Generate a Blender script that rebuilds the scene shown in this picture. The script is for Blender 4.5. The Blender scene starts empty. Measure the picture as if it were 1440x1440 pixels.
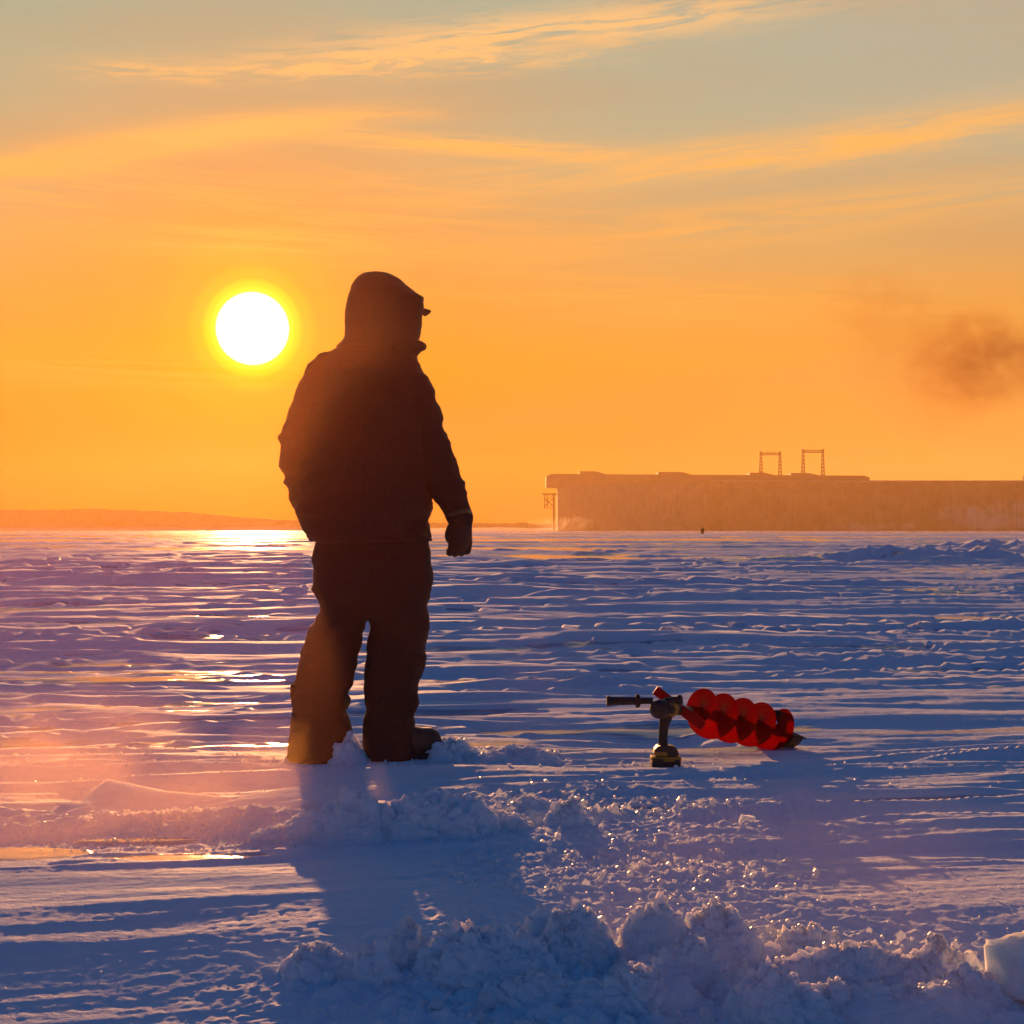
import bpy, bmesh, math, random
import numpy as np
from mathutils import Vector, Matrix

random.seed(7)
R = math.radians
scene = bpy.context.scene
col = scene.collection

# ------------------------------------------------------------------ camera
CAM_H = 0.88
F = 2400.0            # focal length in photograph pixels (1440 px wide)
cd = bpy.data.cameras.new('camera')
cam = bpy.data.objects.new('camera', cd)
col.objects.link(cam)
cam.location = (0, 0, CAM_H)
cam.rotation_euler = (R(90), 0, 0)
cd.sensor_width = 36
cd.lens = 60
cd.shift_y = 25 / 1440
cd.clip_start = 0.05
cd.clip_end = 9000
scene.camera = cam

def P(px, py, Y):
    """point of the place seen at photograph pixel (px, py) and depth Y"""
    return Vector(((px - 720) / F * Y, Y, CAM_H + (745 - py) / F * Y))

def base_z(r):
    """foreground slope down to the viewer, shaped to dim the sun on it"""
    return -0.088 * max(0.0, min(4.12 - r, 1.9)) ** 1.12

def ground_Y(py, px=720):
    Y = CAM_H * F / (py - 745)
    for _ in range(12):
        r = Y * math.hypot(1, (px - 720) / F)
        Y = (CAM_H - base_z(r)) * F / (py - 745)
    return Y

# ------------------------------------------------------------------ render look
scene.render.engine = 'CYCLES'
scene.cycles.use_denoising = True
scene.cycles.max_bounces = 6
scene.cycles.volume_bounces = 1
scene.cycles.volume_max_steps = 96
scene.view_settings.view_transform = 'Standard'
scene.view_settings.look = 'None'
scene.view_settings.gamma = 1
scene.view_settings.use_curve_mapping = False
scene.view_settings.exposure = 0.8

# ------------------------------------------------------------------ sun
SUN_AZ = math.atan((355 - 720) / F)                 # from +Y towards +X
SUN_EL = math.atan((745 - 462) / math.hypot(F, 365))
SUN_DIR = Vector((math.sin(SUN_AZ) * math.cos(SUN_EL), math.cos(SUN_AZ) * math.cos(SUN_EL), math.sin(SUN_EL)))
sl = bpy.data.lights.new('sun', 'SUN')
sl.energy = 5.0
sl.angle = R(0.6)
sl.color = (1.0, 0.43, 0.15)
sun = bpy.data.objects.new('sun', sl)
col.objects.link(sun)
sun.rotation_euler = SUN_DIR.to_track_quat('Z', 'Y').to_euler()
sun.location = (0, 0, 200)

# ------------------------------------------------------------------ node helper
class NT:
    def __init__(self, tree):
        self.t = tree
        self.n = tree.nodes
        self.l = tree.links
    def _set(self, sock, v):
        if isinstance(v, bpy.types.NodeSocket):
            self.l.new(v, sock)
        elif v is not None:
            if isinstance(v, (tuple, list)) and len(v) == 3 and sock.type == 'RGBA':
                v = (*v, 1)
            sock.default_value = v
    def math(self, op, a, b=None, c=None, clamp=False):
        m = self.n.new('ShaderNodeMath')
        m.operation = op
        m.use_clamp = clamp
        for i, v in enumerate((a, b, c)):
            if v is not None:
                self._set(m.inputs[i], v)
        return m.outputs[0]
    def vmath(self, op, a, b=None):
        m = self.n.new('ShaderNodeVectorMath')
        m.operation = op
        self._set(m.inputs[0], a)
        if b is not None:
            self._set(m.inputs[1], b)
        return m.outputs['Value'] if op in ('DOT_PRODUCT', 'LENGTH') else m.outputs[0]
    def ramp(self, fac, stops, interp='LINEAR'):
        r = self.n.new('ShaderNodeValToRGB')
        cr = r.color_ramp
        cr.interpolation = interp
        while len(cr.elements) > 1:
            cr.elements.remove(cr.elements[-1])
        cr.elements[0].position = stops[0][0]
        cr.elements[0].color = (*stops[0][1], 1)
        for p, c in stops[1:]:
            e = cr.elements.new(p)
            e.color = (*c, 1)
        self._set(r.inputs[0], fac)
        return r.outputs[0]
    def mix(self, fac, a, b, kind='MIX'):
        m = self.n.new('ShaderNodeMix')
        m.data_type = 'RGBA'
        m.blend_type = kind
        m.clamp_factor = True
        self._set(m.inputs[0], fac)
        self._set(m.inputs[6], a)
        self._set(m.inputs[7], b)
        return m.outputs[2]
    def noise(self, vec, scale, detail=4, rough=0.55, dist=0.0):
        m = self.n.new('ShaderNodeTexNoise')
        m.inputs['Scale'].default_value = scale
        m.inputs['Detail'].default_value = detail
        m.inputs['Roughness'].default_value = rough
        m.inputs['Distortion'].default_value = dist
        if vec is not None:
            self.l.new(vec, m.inputs['Vector'])
        return m.outputs[0]
    def combine(self, x, y, z):
        m = self.n.new('ShaderNodeCombineXYZ')
        for i, v in enumerate((x, y, z)):
            self._set(m.inputs[i], v)
        return m.outputs[0]
    def sep(self, v):
        m = self.n.new('ShaderNodeSeparateXYZ')
        self.l.new(v, m.inputs[0])
        return m.outputs
    def smooth(self, v, a, b):
        m = self.n.new('ShaderNodeMapRange')
        m.interpolation_type = 'SMOOTHSTEP'
        self._set(m.inputs[0], v)
        m.inputs[1].default_value = a
        m.inputs[2].default_value = b
        return m.outputs[0]

# ------------------------------------------------------------------ sky
world = bpy.data.worlds.new('World')
scene.world = world
world.use_nodes = True
W = NT(world.node_tree)
W.n.clear()
out = W.n.new('ShaderNodeOutputWorld')
bg = W.n.new('ShaderNodeBackground')
W.l.new(bg.outputs[0], out.inputs[0])
sky = W.n.new('ShaderNodeTexSky')
sky.sky_type = 'NISHITA'
sky.sun_disc = False
sky.sun_elevation = SUN_EL
sky.sun_rotation = SUN_AZ
sky.air_density = 1.2
sky.dust_density = 0.6
sky.ozone_density = 3.0
tc = W.n.new('ShaderNodeTexCoord')
dvec = W.vmath('NORMALIZE', tc.outputs['Generated'])
dx, dy, dz = W.sep(dvec)
el = W.math('ARCSINE', dz)
az = W.math('ARCTAN2', dx, dy)
# warm air near the horizon
g = W.ramp(W.math('DIVIDE', W.math('MAXIMUM', el, 0.0), 0.8), [
    (0.00, (0.60, 0.03, 0.001)), (0.05, (0.76, 0.16, 0.004)), (0.12, (0.93, 0.35, 0.030)), (0.165, (0.82, 0.39, 0.085)),
    (0.205, (0.68, 0.43, 0.15)), (0.25, (0.54, 0.46, 0.23)), (0.30, (0.44, 0.48, 0.30)), (0.40, (0.29, 0.48, 0.38)),
    (0.52, (0.02, 0.15, 0.26)), (1.0, (0.002, 0.085, 0.24))])
# to the right of the sun the air is paler, close to it more golden
side = W.smooth(az, -0.15, 0.33)
g = W.mix(W.math('MULTIPLY', side, W.smooth(el, 0.10, 0.30)), g, (0.50, 0.47, 0.34), 'MIX')
g = W.mix(W.math('MULTIPLY', side, W.smooth(el, 0.22, 0.06)), g, (0.86, 0.385, 0.075))
gold = W.math('POWER', W.math('SUBTRACT', 1.0, W.math('MINIMUM', W.math('DIVIDE', W.math('ARCCOSINE', W.vmath('DOT_PRODUCT', dvec, tuple(SUN_DIR))), 0.28), 1.0)), 1.8)
g = W.mix(W.math('MULTIPLY', gold, 0.85), g, (1.08, 0.32, 0.004))
# away from the sun the band turns to a dim dusk mauve
hs = Vector((SUN_DIR.x, SUN_DIR.y, 0)).normalized()
away = W.smooth(W.vmath('DOT_PRODUCT', dvec, tuple(hs)), 0.90, 0.15)
g = W.mix(away, g, W.ramp(W.math('DIVIDE', W.math('MAXIMUM', el, 0.0), 0.8), [
    (0.0, (0.03, 0.10, 0.22)), (0.3, (0.006, 0.11, 0.27)), (1.0, (0.002, 0.085, 0.24))]))
# high cirrus streaks
def streak(azc, elc, slope, L, Wd, scale_p, scale_q, lo, hi, off):
    c, s = math.cos(slope), math.sin(slope)
    a = W.math('SUBTRACT', az, azc)
    e = W.math('SUBTRACT', el, elc)
    p = W.math('ADD', W.math('MULTIPLY', a, c), W.math('MULTIPLY', e, s))
    q = W.math('SUBTRACT', W.math('MULTIPLY', e, c), W.math('MULTIPLY', a, s))
    m = W.math('EXPONENT', W.math('MULTIPLY', W.math('ADD', W.math('POWER', W.math('ABSOLUTE', W.math('DIVIDE', p, L)), 2.6),
                                                     W.math('POWER', W.math('ABSOLUTE', W.math('DIVIDE', q, Wd)), 2.0)), -1.0))
    v = W.combine(W.math('MULTIPLY', p, scale_p), W.math('MULTIPLY', q, scale_q), off)
    n = W.smooth(W.noise(v, 1.0, 6, 0.62, 0.6), lo, hi)
    return W.math('MULTIPLY', m, n)
def A(px): return math.atan((px - 720) / F)
def E(px, py): return math.atan((745 - py) / math.hypot(F, px - 720))
clouds = None
for (px, py, slope, L, Wd, sp, sq, lo, hi, st, off) in [
    (790, 42, 0.10, 0.16, 0.011, 20, 190, 0.32, 0.56, 1.0, 1.3),
    (560, 92, 0.06, 0.12, 0.007, 26, 210, 0.42, 0.60, 0.85, 4.3),
    (240, 100, 0.02, 0.06, 0.006, 30, 260, 0.36, 0.62, 0.6, 8.3),
    (300, 188, 0.15, 0.095, 0.0075, 14, 190, 0.22, 0.46, 1.0, 2.1),
    (50, 232, 0.15, 0.09, 0.0075, 16, 180, 0.28, 0.52, 0.85, 6.1),
    (470, 165, 0.05, 0.07, 0.004, 26, 220, 0.36, 0.6, 0.6, 9.9),
    (640, 205, -0.05, 0.09, 0.0055, 12, 240, 0.38, 0.56, 0.9, 3.4),
    (980, 228, 0.09, 0.22, 0.012, 11, 130, 0.28, 0.66, 0.62, 5.5),
    (1250, 190, 0.10, 0.14, 0.013, 12, 120, 0.28, 0.66, 0.50, 15.5),
    (1050, 310, 0.07, 0.22, 0.015, 8, 110, 0.28, 0.62, 0.6, 7.7),
    (330, 290, -0.05, 0.16, 0.020, 8, 240, 0.42, 0.62, 0.7, 2.7),
    (930, 425, -0.05, 0.18, 0.016, 9, 190, 0.40, 0.6, 0.45, 12.7),
    (370, 345, -0.02, 0.16, 0.008, 9, 200, 0.36, 0.6, 0.6, 17.7),
    (200, 520, -0.01, 0.12, 0.012, 7, 200, 0.42, 0.62, 0.35, 21.7)]:
    s = W.math('MULTIPLY', streak(A(px), E(px, py), slope, L, Wd, sp, sq, lo, hi, off), st)
    clouds = s if clouds is None else W.math('ADD', clouds, s)
clouds = W.math('MINIMUM', W.math('MULTIPLY', clouds, 1.1), 1.0)
ccol = W.ramp(W.math('DIVIDE', W.math('MAXIMUM', el, 0.0), 0.8), [
    (0.0, (1.05, 0.42, 0.06)), (0.2, (1.08, 0.48, 0.09)), (0.29, (1.08, 0.55, 0.15)), (0.38, (1.02, 0.62, 0.27)), (1.0, (0.5, 0.4, 0.4))])
g = W.mix(clouds, g, ccol)
# broad soft bands that keep the sky from being an even ramp
soft = W.noise(W.combine(W.math('MULTIPLY', az, 3.5), W.math('MULTIPLY', el, 26.0), 3.0), 1.0, 3, 0.5, 0.4)
g = W.mix(W.math('MULTIPLY', W.smooth(soft, 0.42, 0.70), 0.30), g, W.mix(0.6, g, (0.60, 0.31, 0.13)))
# the sky dome above: physical sky, blended in over the visible band
nish = W.mix(1.0, sky.outputs[0], (0.0010, 0.062, 0.128), 'MULTIPLY')
col_sky = W.mix(W.smooth(el, 0.36, 0.80), g, nish)
# sun and its aureole
ang = W.math('ARCCOSINE', W.math('MINIMUM', W.vmath('DOT_PRODUCT', dvec, tuple(SUN_DIR)), 1.0))
glow = W.ramp(W.math('DIVIDE', ang, 0.10), [
    (0.0, (1, 1, 1)), (0.185, (1, 1, 1)), (0.210, (0.95, 0.62, 0.02)), (0.25, (0.70, 0.33, 0.0)), (0.30, (0.36, 0.14, 0.0)),
    (0.40, (0.17, 0.055, 0.0)), (0.65, (0.06, 0.016, 0.0)), (1.0, (0, 0, 0))], 'EASE')
glow = W.mix(1.0, glow, (1.6, 1.6, 1.6), 'MULTIPLY')
core = W.smooth(ang, 0.0215, 0.0180)
col_sky = W.mix(1.0, col_sky, glow, 'ADD')
col_sky = W.mix(1.0, col_sky, W.mix(core, (0, 0, 0), (5, 5, 5)), 'ADD')
W.l.new(col_sky, bg.inputs[0])
bg.inputs[1].default_value = 0.52
world.cycles.sampling_method = 'MANUAL'
world.cycles.sample_map_resolution = 1024

# ------------------------------------------------------------------ object helpers
def tag(o, label=None, cat=None, group=None, kind=None):
    if label: o['label'] = label
    if cat: o['category'] = cat
    if group: o['group'] = group
    if kind: o['kind'] = kind
    return o

def link_mesh(name, me, mat, parent=None, smooth=True):
    if mat is not None:
        me.materials.clear()
        me.materials.append(mat)
    me.polygons.foreach_set('use_smooth', [smooth] * len(me.polygons))
    o = bpy.data.objects.new(name, me)
    col.objects.link(o)
    if parent is not None:
        o.parent = parent
    return o

def from_bm(name, bm, mat, parent=None, smooth=False):
    me = bpy.data.meshes.new(name)
    bm.normal_update()
    bm.to_mesh(me)
    bm.free()
    return link_mesh(name, me, mat, parent, smooth)

def empty(name, loc=(0, 0, 0)):
    o = bpy.data.objects.new(name, None)
    o.empty_display_size = 0.1
    col.objects.link(o)
    o.location = loc
    return o

def grid_mesh(name, V, nu, nv, wrap_u=False, cap=False):
    """V: (nv, nu, 3) array"""
    me = bpy.data.meshes.new(name)
    verts = V.reshape(-1, 3)
    i = np.arange(nu if wrap_u else nu - 1)
    j = np.arange(nv - 1)
    I, J = np.meshgrid(i, j)
    I2 = (I + 1) % nu
    quads = np.stack([J * nu + I, J * nu + I2, (J + 1) * nu + I2, (J + 1) * nu + I], -1).reshape(-1, 4)
    nq = len(quads)
    loops = quads.reshape(-1)
    starts = np.arange(nq) * 4
    if cap:
        extra = [np.arange(nu)[::-1], (nv - 1) * nu + np.arange(nu)]
        loops = np.concatenate([loops] + extra)
        starts = np.concatenate([starts, [nq * 4, nq * 4 + nu]])
    me.vertices.add(len(verts))
    me.vertices.foreach_set('co', verts.astype(np.float32).ravel())
    me.loops.add(len(loops))
    me.loops.foreach_set('vertex_index', loops.astype(np.int32))
    me.polygons.add(len(starts))
    me.polygons.foreach_set('loop_start', starts.astype(np.int32))
    me.update(calc_edges=True)
    me.validate()
    return me

def join_meshes(name, meshes):
    bm = bmesh.new()
    for m in meshes:
        bm.from_mesh(m)
        bpy.data.meshes.remove(m)
    me = bpy.data.meshes.new(name)
    bm.to_mesh(me)
    bm.free()
    return me

def box(bm, c, d, rot=None, bevel=0.0):
    m = Matrix.Translation(Vector(c))
    if rot is not None:
        m = m @ rot.to_4x4()
    m = m @ Matrix.Diagonal((d[0], d[1], d[2], 1))
    r = bmesh.ops.create_cube(bm, size=1, matrix=m)
    if bevel > 0:
        es = list({e for v in r['verts'] for e in v.link_edges})
        bmesh.ops.bevel(bm, geom=es, offset=bevel, segments=2, affect='EDGES', profile=0.6)
    return bm

def tube_mesh(pts, radii, seg=16, sub=6, flat=1.0, caps=True):
    """smooth tube through pts (Catmull-Rom); rounded ends"""
    pts = [Vector(p) for p in pts]
    n = len(pts)
    C, Rr = [], []
    for k in range(n - 1):
        p0 = pts[max(k - 1, 0)]; p1 = pts[k]; p2 = pts[k + 1]; p3 = pts[min(k + 2, n - 1)]
        for s in range(sub):
            t = s / sub
            C.append(0.5 * ((2 * p1) + (p2 - p0) * t + (2 * p0 - 5 * p1 + 4 * p2 - p3) * t * t + (3 * p1 - p0 - 3 * p2 + p3) * t ** 3))
            Rr.append(radii[k] * (1 - t) + radii[k + 1] * t)
    C.append(pts[-1]); Rr.append(radii[-1])
    if caps:
        d0 = (C[0] - C[1]).normalized(); d1 = (C[-1] - C[-2]).normalized()
        pre, pr, post, po = [], [], [], []
        for a in (0.97, 0.8, 0.45):
            pre.append(C[0] + d0 * Rr[0] * a); pr.append(Rr[0] * math.sqrt(1 - a * a))
        for a in (0.45, 0.8, 0.97):
            post.append(C[-1] + d1 * Rr[-1] * a); po.append(Rr[-1] * math.sqrt(1 - a * a))
        C = pre + C + post; Rr = pr + Rr + po
    rings = []
    up = None
    for k in range(len(C)):
        d = (C[min(k + 1, len(C) - 1)] - C[max(k - 1, 0)]).normalized()
        if up is None:
            up = Vector((0, 0, 1)) if abs(d.z) < 0.9 else Vector((0, 1, 0))
        a = d.cross(up).normalized()
        up = a.cross(d).normalized()
        rings.append([C[k] + (a * math.cos(x) * flat + up * math.sin(x)) * Rr[k] for x in [2 * math.pi * q / seg for q in range(seg)]])
    V = np.array([[list(v) for v in r] for r in rings])
    return grid_mesh('t', V, seg, len(rings), True, True)

def lathe(bm, prof, mat4, seg=24):
    """prof: list of (axial, radius) along local z"""
    rings = []
    for z, r in prof:
        rings.append([bm.verts.new(mat4 @ Vector((r * math.cos(2 * math.pi * k / seg), r * math.sin(2 * math.pi * k / seg), z))) for k in range(seg)])
    for a, b in zip(rings, rings[1:]):
        for k in range(seg):
            bm.faces.new((a[k], a[(k + 1) % seg], b[(k + 1) % seg], b[k]))
    bm.faces.new(rings[0][::-1])
    bm.faces.new(rings[-1])

def frame_to(p0, p1, up=(0, 0, 1)):
    d = (Vector(p1) - Vector(p0)).normalized()
    x = d.cross(Vector(up)).normalized()
    y = d.cross(x).normalized()
    m = Matrix((x, y, d)).transposed().to_4x4()
    m.translation = Vector(p0)
    return m

def remesh(name, me, voxel, smooth_it=2):
    o = bpy.data.objects.new('tmp', me)
    col.objects.link(o)
    md = o.modifiers.new('r', 'REMESH'); md.mode = 'VOXEL'; md.voxel_size = voxel
    if smooth_it:
        ms = o.modifiers.new('s', 'SMOOTH'); ms.iterations = smooth_it; ms.factor = 0.5
    dg = bpy.context.evaluated_depsgraph_get()
    dg.update()
    nm = bpy.data.meshes.new_from_object(o.evaluated_get(dg))
    nm.name = name
    bpy.data.objects.remove(o)
    bpy.data.meshes.remove(me)
    return nm

# ------------------------------------------------------------------ numpy noise
_rng = np.random.RandomState(11)
_perm = _rng.permutation(4096).astype(np.int64)
_ga = _rng.rand(4096) * 2 * np.pi
_gx, _gy = np.cos(_ga), np.sin(_ga)
_val = _rng.rand(4096) * 2 - 1

def pn2(x, y, seed=0):
    xi = np.floor(x).astype(np.int64); yi = np.floor(y).astype(np.int64)
    xf = x - xi; yf = y - yi
    u = xf * xf * xf * (xf * (xf * 6 - 15) + 10); v = yf * yf * yf * (yf * (yf * 6 - 15) + 10)
    def gr(ix, iy, fx, fy):
        h = _perm[(_perm[(ix + seed * 131) & 4095] + iy) & 4095]
        return _gx[h] * fx + _gy[h] * fy
    a = gr(xi, yi, xf, yf); b = gr(xi + 1, yi, xf - 1, yf)
    c = gr(xi, yi + 1, xf, yf - 1); d = gr(xi + 1, yi + 1, xf - 1, yf - 1)
    return ((a * (1 - u) + b * u) * (1 - v) + (c * (1 - u) + d * u) * v) * 1.5

def fbm2(x, y, octv=4, seed=0, gain=0.5, lac=2.03):
    s = 0; a = 1
    for k in range(octv):
        s = s + a * pn2(x * lac ** k + 17.3 * k, y * lac ** k - 9.1 * k, seed + k)
        a *= gain
    return s

def vn3(p, seed=0):
    q = np.floor(p).astype(np.int64); f = p - q; f = f * f * (3 - 2 * f)
    def h(i, j, k):
        return _val[_perm[(_perm[(_perm[(q[:, 0] + i + seed * 57) & 4095] + q[:, 1] + j) & 4095] + q[:, 2] + k) & 4095]]
    x, y, z = f[:, 0], f[:, 1], f[:, 2]
    return ((h(0,0,0)*(1-x)+h(1,0,0)*x)*(1-y)+(h(0,1,0)*(1-x)+h(1,1,0)*x)*y)*(1-z) + \
           ((h(0,0,1)*(1-x)+h(1,0,1)*x)*(1-y)+(h(0,1,1)*(1-x)+h(1,1,1)*x)*y)*z

def fbm3(p, octv=3, seed=0, gain=0.5):
    s = 0; a = 1
    for k in range(octv):
        s = s + a * vn3(p * 2.07 ** k + 5.7 * k, seed + k); a *= gain
    return s

def worley(p, seed=0):
    """distance to the cell border (0 in the creases) and a value per cell"""
    q = np.floor(p).astype(np.int64)
    d1 = np.full(len(p), 9.0); d2 = np.full(len(p), 9.0); cv = np.zeros(len(p))
    for i in (-1, 0, 1):
        for j in (-1, 0, 1):
            for k in (-1, 0, 1):
                c = q + np.array([i, j, k])
                h = _perm[(_perm[(_perm[(c[:, 0] + seed * 71) & 4095] + c[:, 1]) & 4095] + c[:, 2]) & 4095]
                f = c + 0.5 + 0.42 * np.stack([_val[h], _val[(h + 811) & 4095], _val[(h + 2017) & 4095]], -1)
                d = np.linalg.norm(p - f, axis=1)
                m = d < d1
                d2 = np.where(m, d1, np.minimum(d2, d))
                cv = np.where(m, _val[(h + 333) & 4095], cv)
                d1 = np.where(m, d, d1)
    return d2 - d1, cv

def sstep(x, a, b):
    t = np.clip((x - a) / (b - a), 0, 1)
    return t * t * (3 - 2 * t)

# ------------------------------------------------------------------ materials
def new_mat(name):
    m = bpy.data.materials.new(name)
    m.use_nodes = True
    t = NT(m.node_tree)
    return m, t, m.node_tree.nodes['Principled BSDF']

def bump(t, h, strength, dist, normal=None):
    b = t.n.new('ShaderNodeBump')
    b.inputs['Strength'].default_value = strength
    b.inputs['Distance'].default_value = dist
    t.l.new(h, b.inputs['Height'])
    if normal is not None:
        t.l.new(normal, b.inputs['Normal'])
    return b.outputs[0]

def plain(name, c, rough=0.6, metal=0.0, bump_scale=None, bump_d=0.001, var=0.0, spec=0.5):
    m, t, b = new_mat(name)
    tcn = t.n.new('ShaderNodeTexCoord')
    n = t.noise(tcn.outputs['Object'], (bump_scale or 30) * 0.3, 4)
    k = 1 - var
    cc = t.mix(t.smooth(n, 0.3, 0.7), tuple(x * k for x in c), tuple(min(1, x * (1 + var)) for x in c))
    t.l.new(cc, b.inputs['Base Color'])
    b.inputs['Roughness'].default_value = rough
    b.inputs['Metallic'].default_value = metal
    b.inputs['Specular IOR Level'].default_value = spec
    if bump_scale:
        t.l.new(bump(t, t.noise(tcn.outputs['Object'], bump_scale, 4), 0.6, bump_d), b.inputs['Normal'])
    return m

def make_snow(name, ice_attr):
    m, t, b = new_mat(name)
    geo = t.n.new('ShaderNodeNewGeometry')
    pos = geo.outputs['Position']
    fine = t.noise(pos, 160, 3, 0.7)
    med = t.noise(pos, 28, 4, 0.6)
    c = t.mix(t.smooth(med, 0.3, 0.7), (0.74, 0.82, 0.91), (0.80, 0.86, 0.93))
    b.inputs['Roughness'].default_value = 0.65
    b.inputs['Specular IOR Level'].default_value = 0.0
    nrm = bump(t, fine, 0.55, 0.004)
    nrm = bump(t, med, 0.6, 0.012, nrm)
    if ice_attr:
        bumps = [nn for nn in t.n if nn.bl_idname == 'ShaderNodeBump']
        at = t.n.new('ShaderNodeAttribute'); at.attribute_name = 'ice'
        ice = at.outputs['Fac']
        px, py_, pz = t.sep(pos)
        brk = t.noise(t.combine(t.math('MULTIPLY', px, 2.0), t.math('MULTIPLY', py_, 9.0), 0.0), 1.0, 5, 0.65)
        ice = t.smooth(t.math('ADD', ice, t.math('MULTIPLY', t.math('SUBTRACT', brk, 0.5), 0.9)), 0.35, 0.62)
        c = t.mix(ice, c, (0.34, 0.42, 0.54))
        for nn in bumps:
            t.l.new(t.math('MULTIPLY_ADD', ice, -0.52, 0.58), nn.inputs['Strength'])
        rr = t.math('MULTIPLY_ADD', ice, -0.54, 0.65)
        t.l.new(rr, b.inputs['Roughness'])
        gl = t.noise(t.combine(t.math('MULTIPLY', px, 0.55), t.math('MULTIPLY', py_, 3.2), 4.0), 1.0, 5, 0.65)
        gl = t.math('MULTIPLY', t.smooth(gl, 0.46, 0.62), 0.007)
        t.l.new(t.math('MULTIPLY_ADD', ice, 0.055, gl), b.inputs['Specular IOR Level'])
    t.l.new(c, b.inputs['Base Color'])
    t.l.new(nrm, b.inputs['Normal'])
    if not ice_attr:
        b.inputs['Subsurface Weight'].default_value = 0.6
        b.inputs['Subsurface Radius'].default_value = (0.9, 0.8, 0.75)
        b.inputs['Subsurface Scale'].default_value = 0.028
    return m

scene.cycles.volume_max_steps = 72
M_ground = make_snow('packed_snow', True)
M_snow = make_snow('slushy_snow', False)
M = {
    'jacket': plain('jacket_cloth', (0.035, 0.014, 0.010), 0.8, 0, 260, 0.0008, 0.25, 0.3),
    'trouser': plain('trouser_cloth', (0.026, 0.012, 0.009), 0.8, 0, 220, 0.0008, 0.25, 0.3),
    'boot': plain('boot_rubber', (0.045, 0.03, 0.022), 0.6, 0, 90, 0.001, 0.3),
    'sole': plain('boot_sole', (0.02, 0.015, 0.012), 0.7, 0, 60, 0.001, 0.2),
    'glove': plain('glove_cloth', (0.025, 0.012, 0.010), 0.75, 0, 200, 0.0008, 0.2),
    'skin': plain('skin', (0.42, 0.22, 0.15), 0.5, 0, 150, 0.0004, 0.1),
    'reflect': plain('cuff_tape', (0.06, 0.04, 0.015), 0.45, 0, 120, 0.0004, 0.15),
    'eye': plain('eye_white', (0.7, 0.68, 0.65), 0.2),
    'black': plain('black_plastic', (0.018, 0.012, 0.012), 0.45, 0, 300, 0.0003, 0.2),
    'grip': plain('black_rubber_grip', (0.014, 0.010, 0.010), 0.7, 0, 180, 0.0006, 0.2),
    'yellow': plain('yellow_plastic', (0.34, 0.17, 0.01), 0.45, 0, 200, 0.0002, 0.1),
    'steel': plain('dark_steel', (0.30, 0.27, 0.26), 0.32, 0.9, 60, 0.0003, 0.2),
    'blade': plain('blackened_blade', (0.018, 0.013, 0.012), 0.5, 0.0, 60, 0.0004, 0.3),
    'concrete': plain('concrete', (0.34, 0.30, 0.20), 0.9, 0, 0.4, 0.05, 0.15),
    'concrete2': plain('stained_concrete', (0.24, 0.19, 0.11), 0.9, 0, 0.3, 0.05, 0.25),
    'roofing': plain('roofing', (0.14, 0.11, 0.09), 0.8, 0, 0.4, 0.05, 0.15),
    'lattice': plain('painted_steel', (0.03, 0.022, 0.016), 0.8, 0.0, 2, 0.005, 0.15),
    'forest': plain('distant_forest', (0.14, 0.11, 0.075), 0.95, 0, 0.3, 0.05, 0.3),
    'shore': plain('snowy_bank', (0.35, 0.34, 0.34), 0.9, 0, 0.2, 0.1, 0.2),
    'figure': plain('dark_clothing', (0.02, 0.018, 0.018), 0.8, 0, 40, 0.002, 0.2),
}
# red translucent plastic of the auger
mr, t, b = new_mat('red_auger_plastic')
tcn = t.n.new('ShaderNodeTexCoord')
t.l.new(t.mix(t.smooth(t.noise(tcn.outputs['Object'], 9, 4), 0.35, 0.7), (0.42, 0.0003, 0.0005), (0.52, 0.0005, 0.0008)), b.inputs['Base Color'])
b.inputs['Roughness'].default_value = 0.38
b.inputs['Specular IOR Level'].default_value = 0.25
tr = t.n.new('ShaderNodeBsdfTranslucent'); tr.inputs[0].default_value = (0.24, 0.0005, 0.0008, 1)
ms = t.n.new('ShaderNodeMixShader'); ms.inputs[0].default_value = 0.45
t.l.new(b.outputs[0], ms.inputs[1]); t.l.new(tr.outputs[0], ms.inputs[2])
t.l.new(ms.outputs[0], m_out := mr.node_tree.nodes['Material Output'].inputs[0])
M['red'] = mr
# clear broken ice
mi, t, b = new_mat('broken_ice')
tcn = t.n.new('ShaderNodeTexCoord')
t.l.new(t.mix(t.smooth(t.noise(tcn.outputs['Object'], 14, 5), 0.35, 0.65), (0.62, 0.72, 0.80), (0.82, 0.87, 0.90)), b.inputs['Base Color'])
b.inputs['Roughness'].default_value = 0.22
b.inputs['Subsurface Weight'].default_value = 0.7
b.inputs['Subsurface Radius'].default_value = (0.9, 1.0, 1.0)
b.inputs['Subsurface Scale'].default_value = 0.05
t.l.new(bump(t, t.noise(tcn.outputs['Object'], 45, 5), 0.5, 0.006), b.inputs['Normal'])
M['ice'] = mi

# ------------------------------------------------------------------ the frozen, snow-covered water
def rotc(x, y, deg):
    c, s = math.cos(R(deg)), math.sin(R(deg))
    return x * c + y * s, -x * s + y * c

def blob(x, y, px, py, rx, ry, deg=0):
    """soft elliptical mask centred at the ground point seen at (px, py)"""
    Y0 = ground_Y(py, px); X0 = (px - 720) / F * Y0
    u, v = rotc(x - X0, y - Y0, deg)
    return np.exp(-((u / rx) ** 2 + (v / ry) ** 2))

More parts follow.
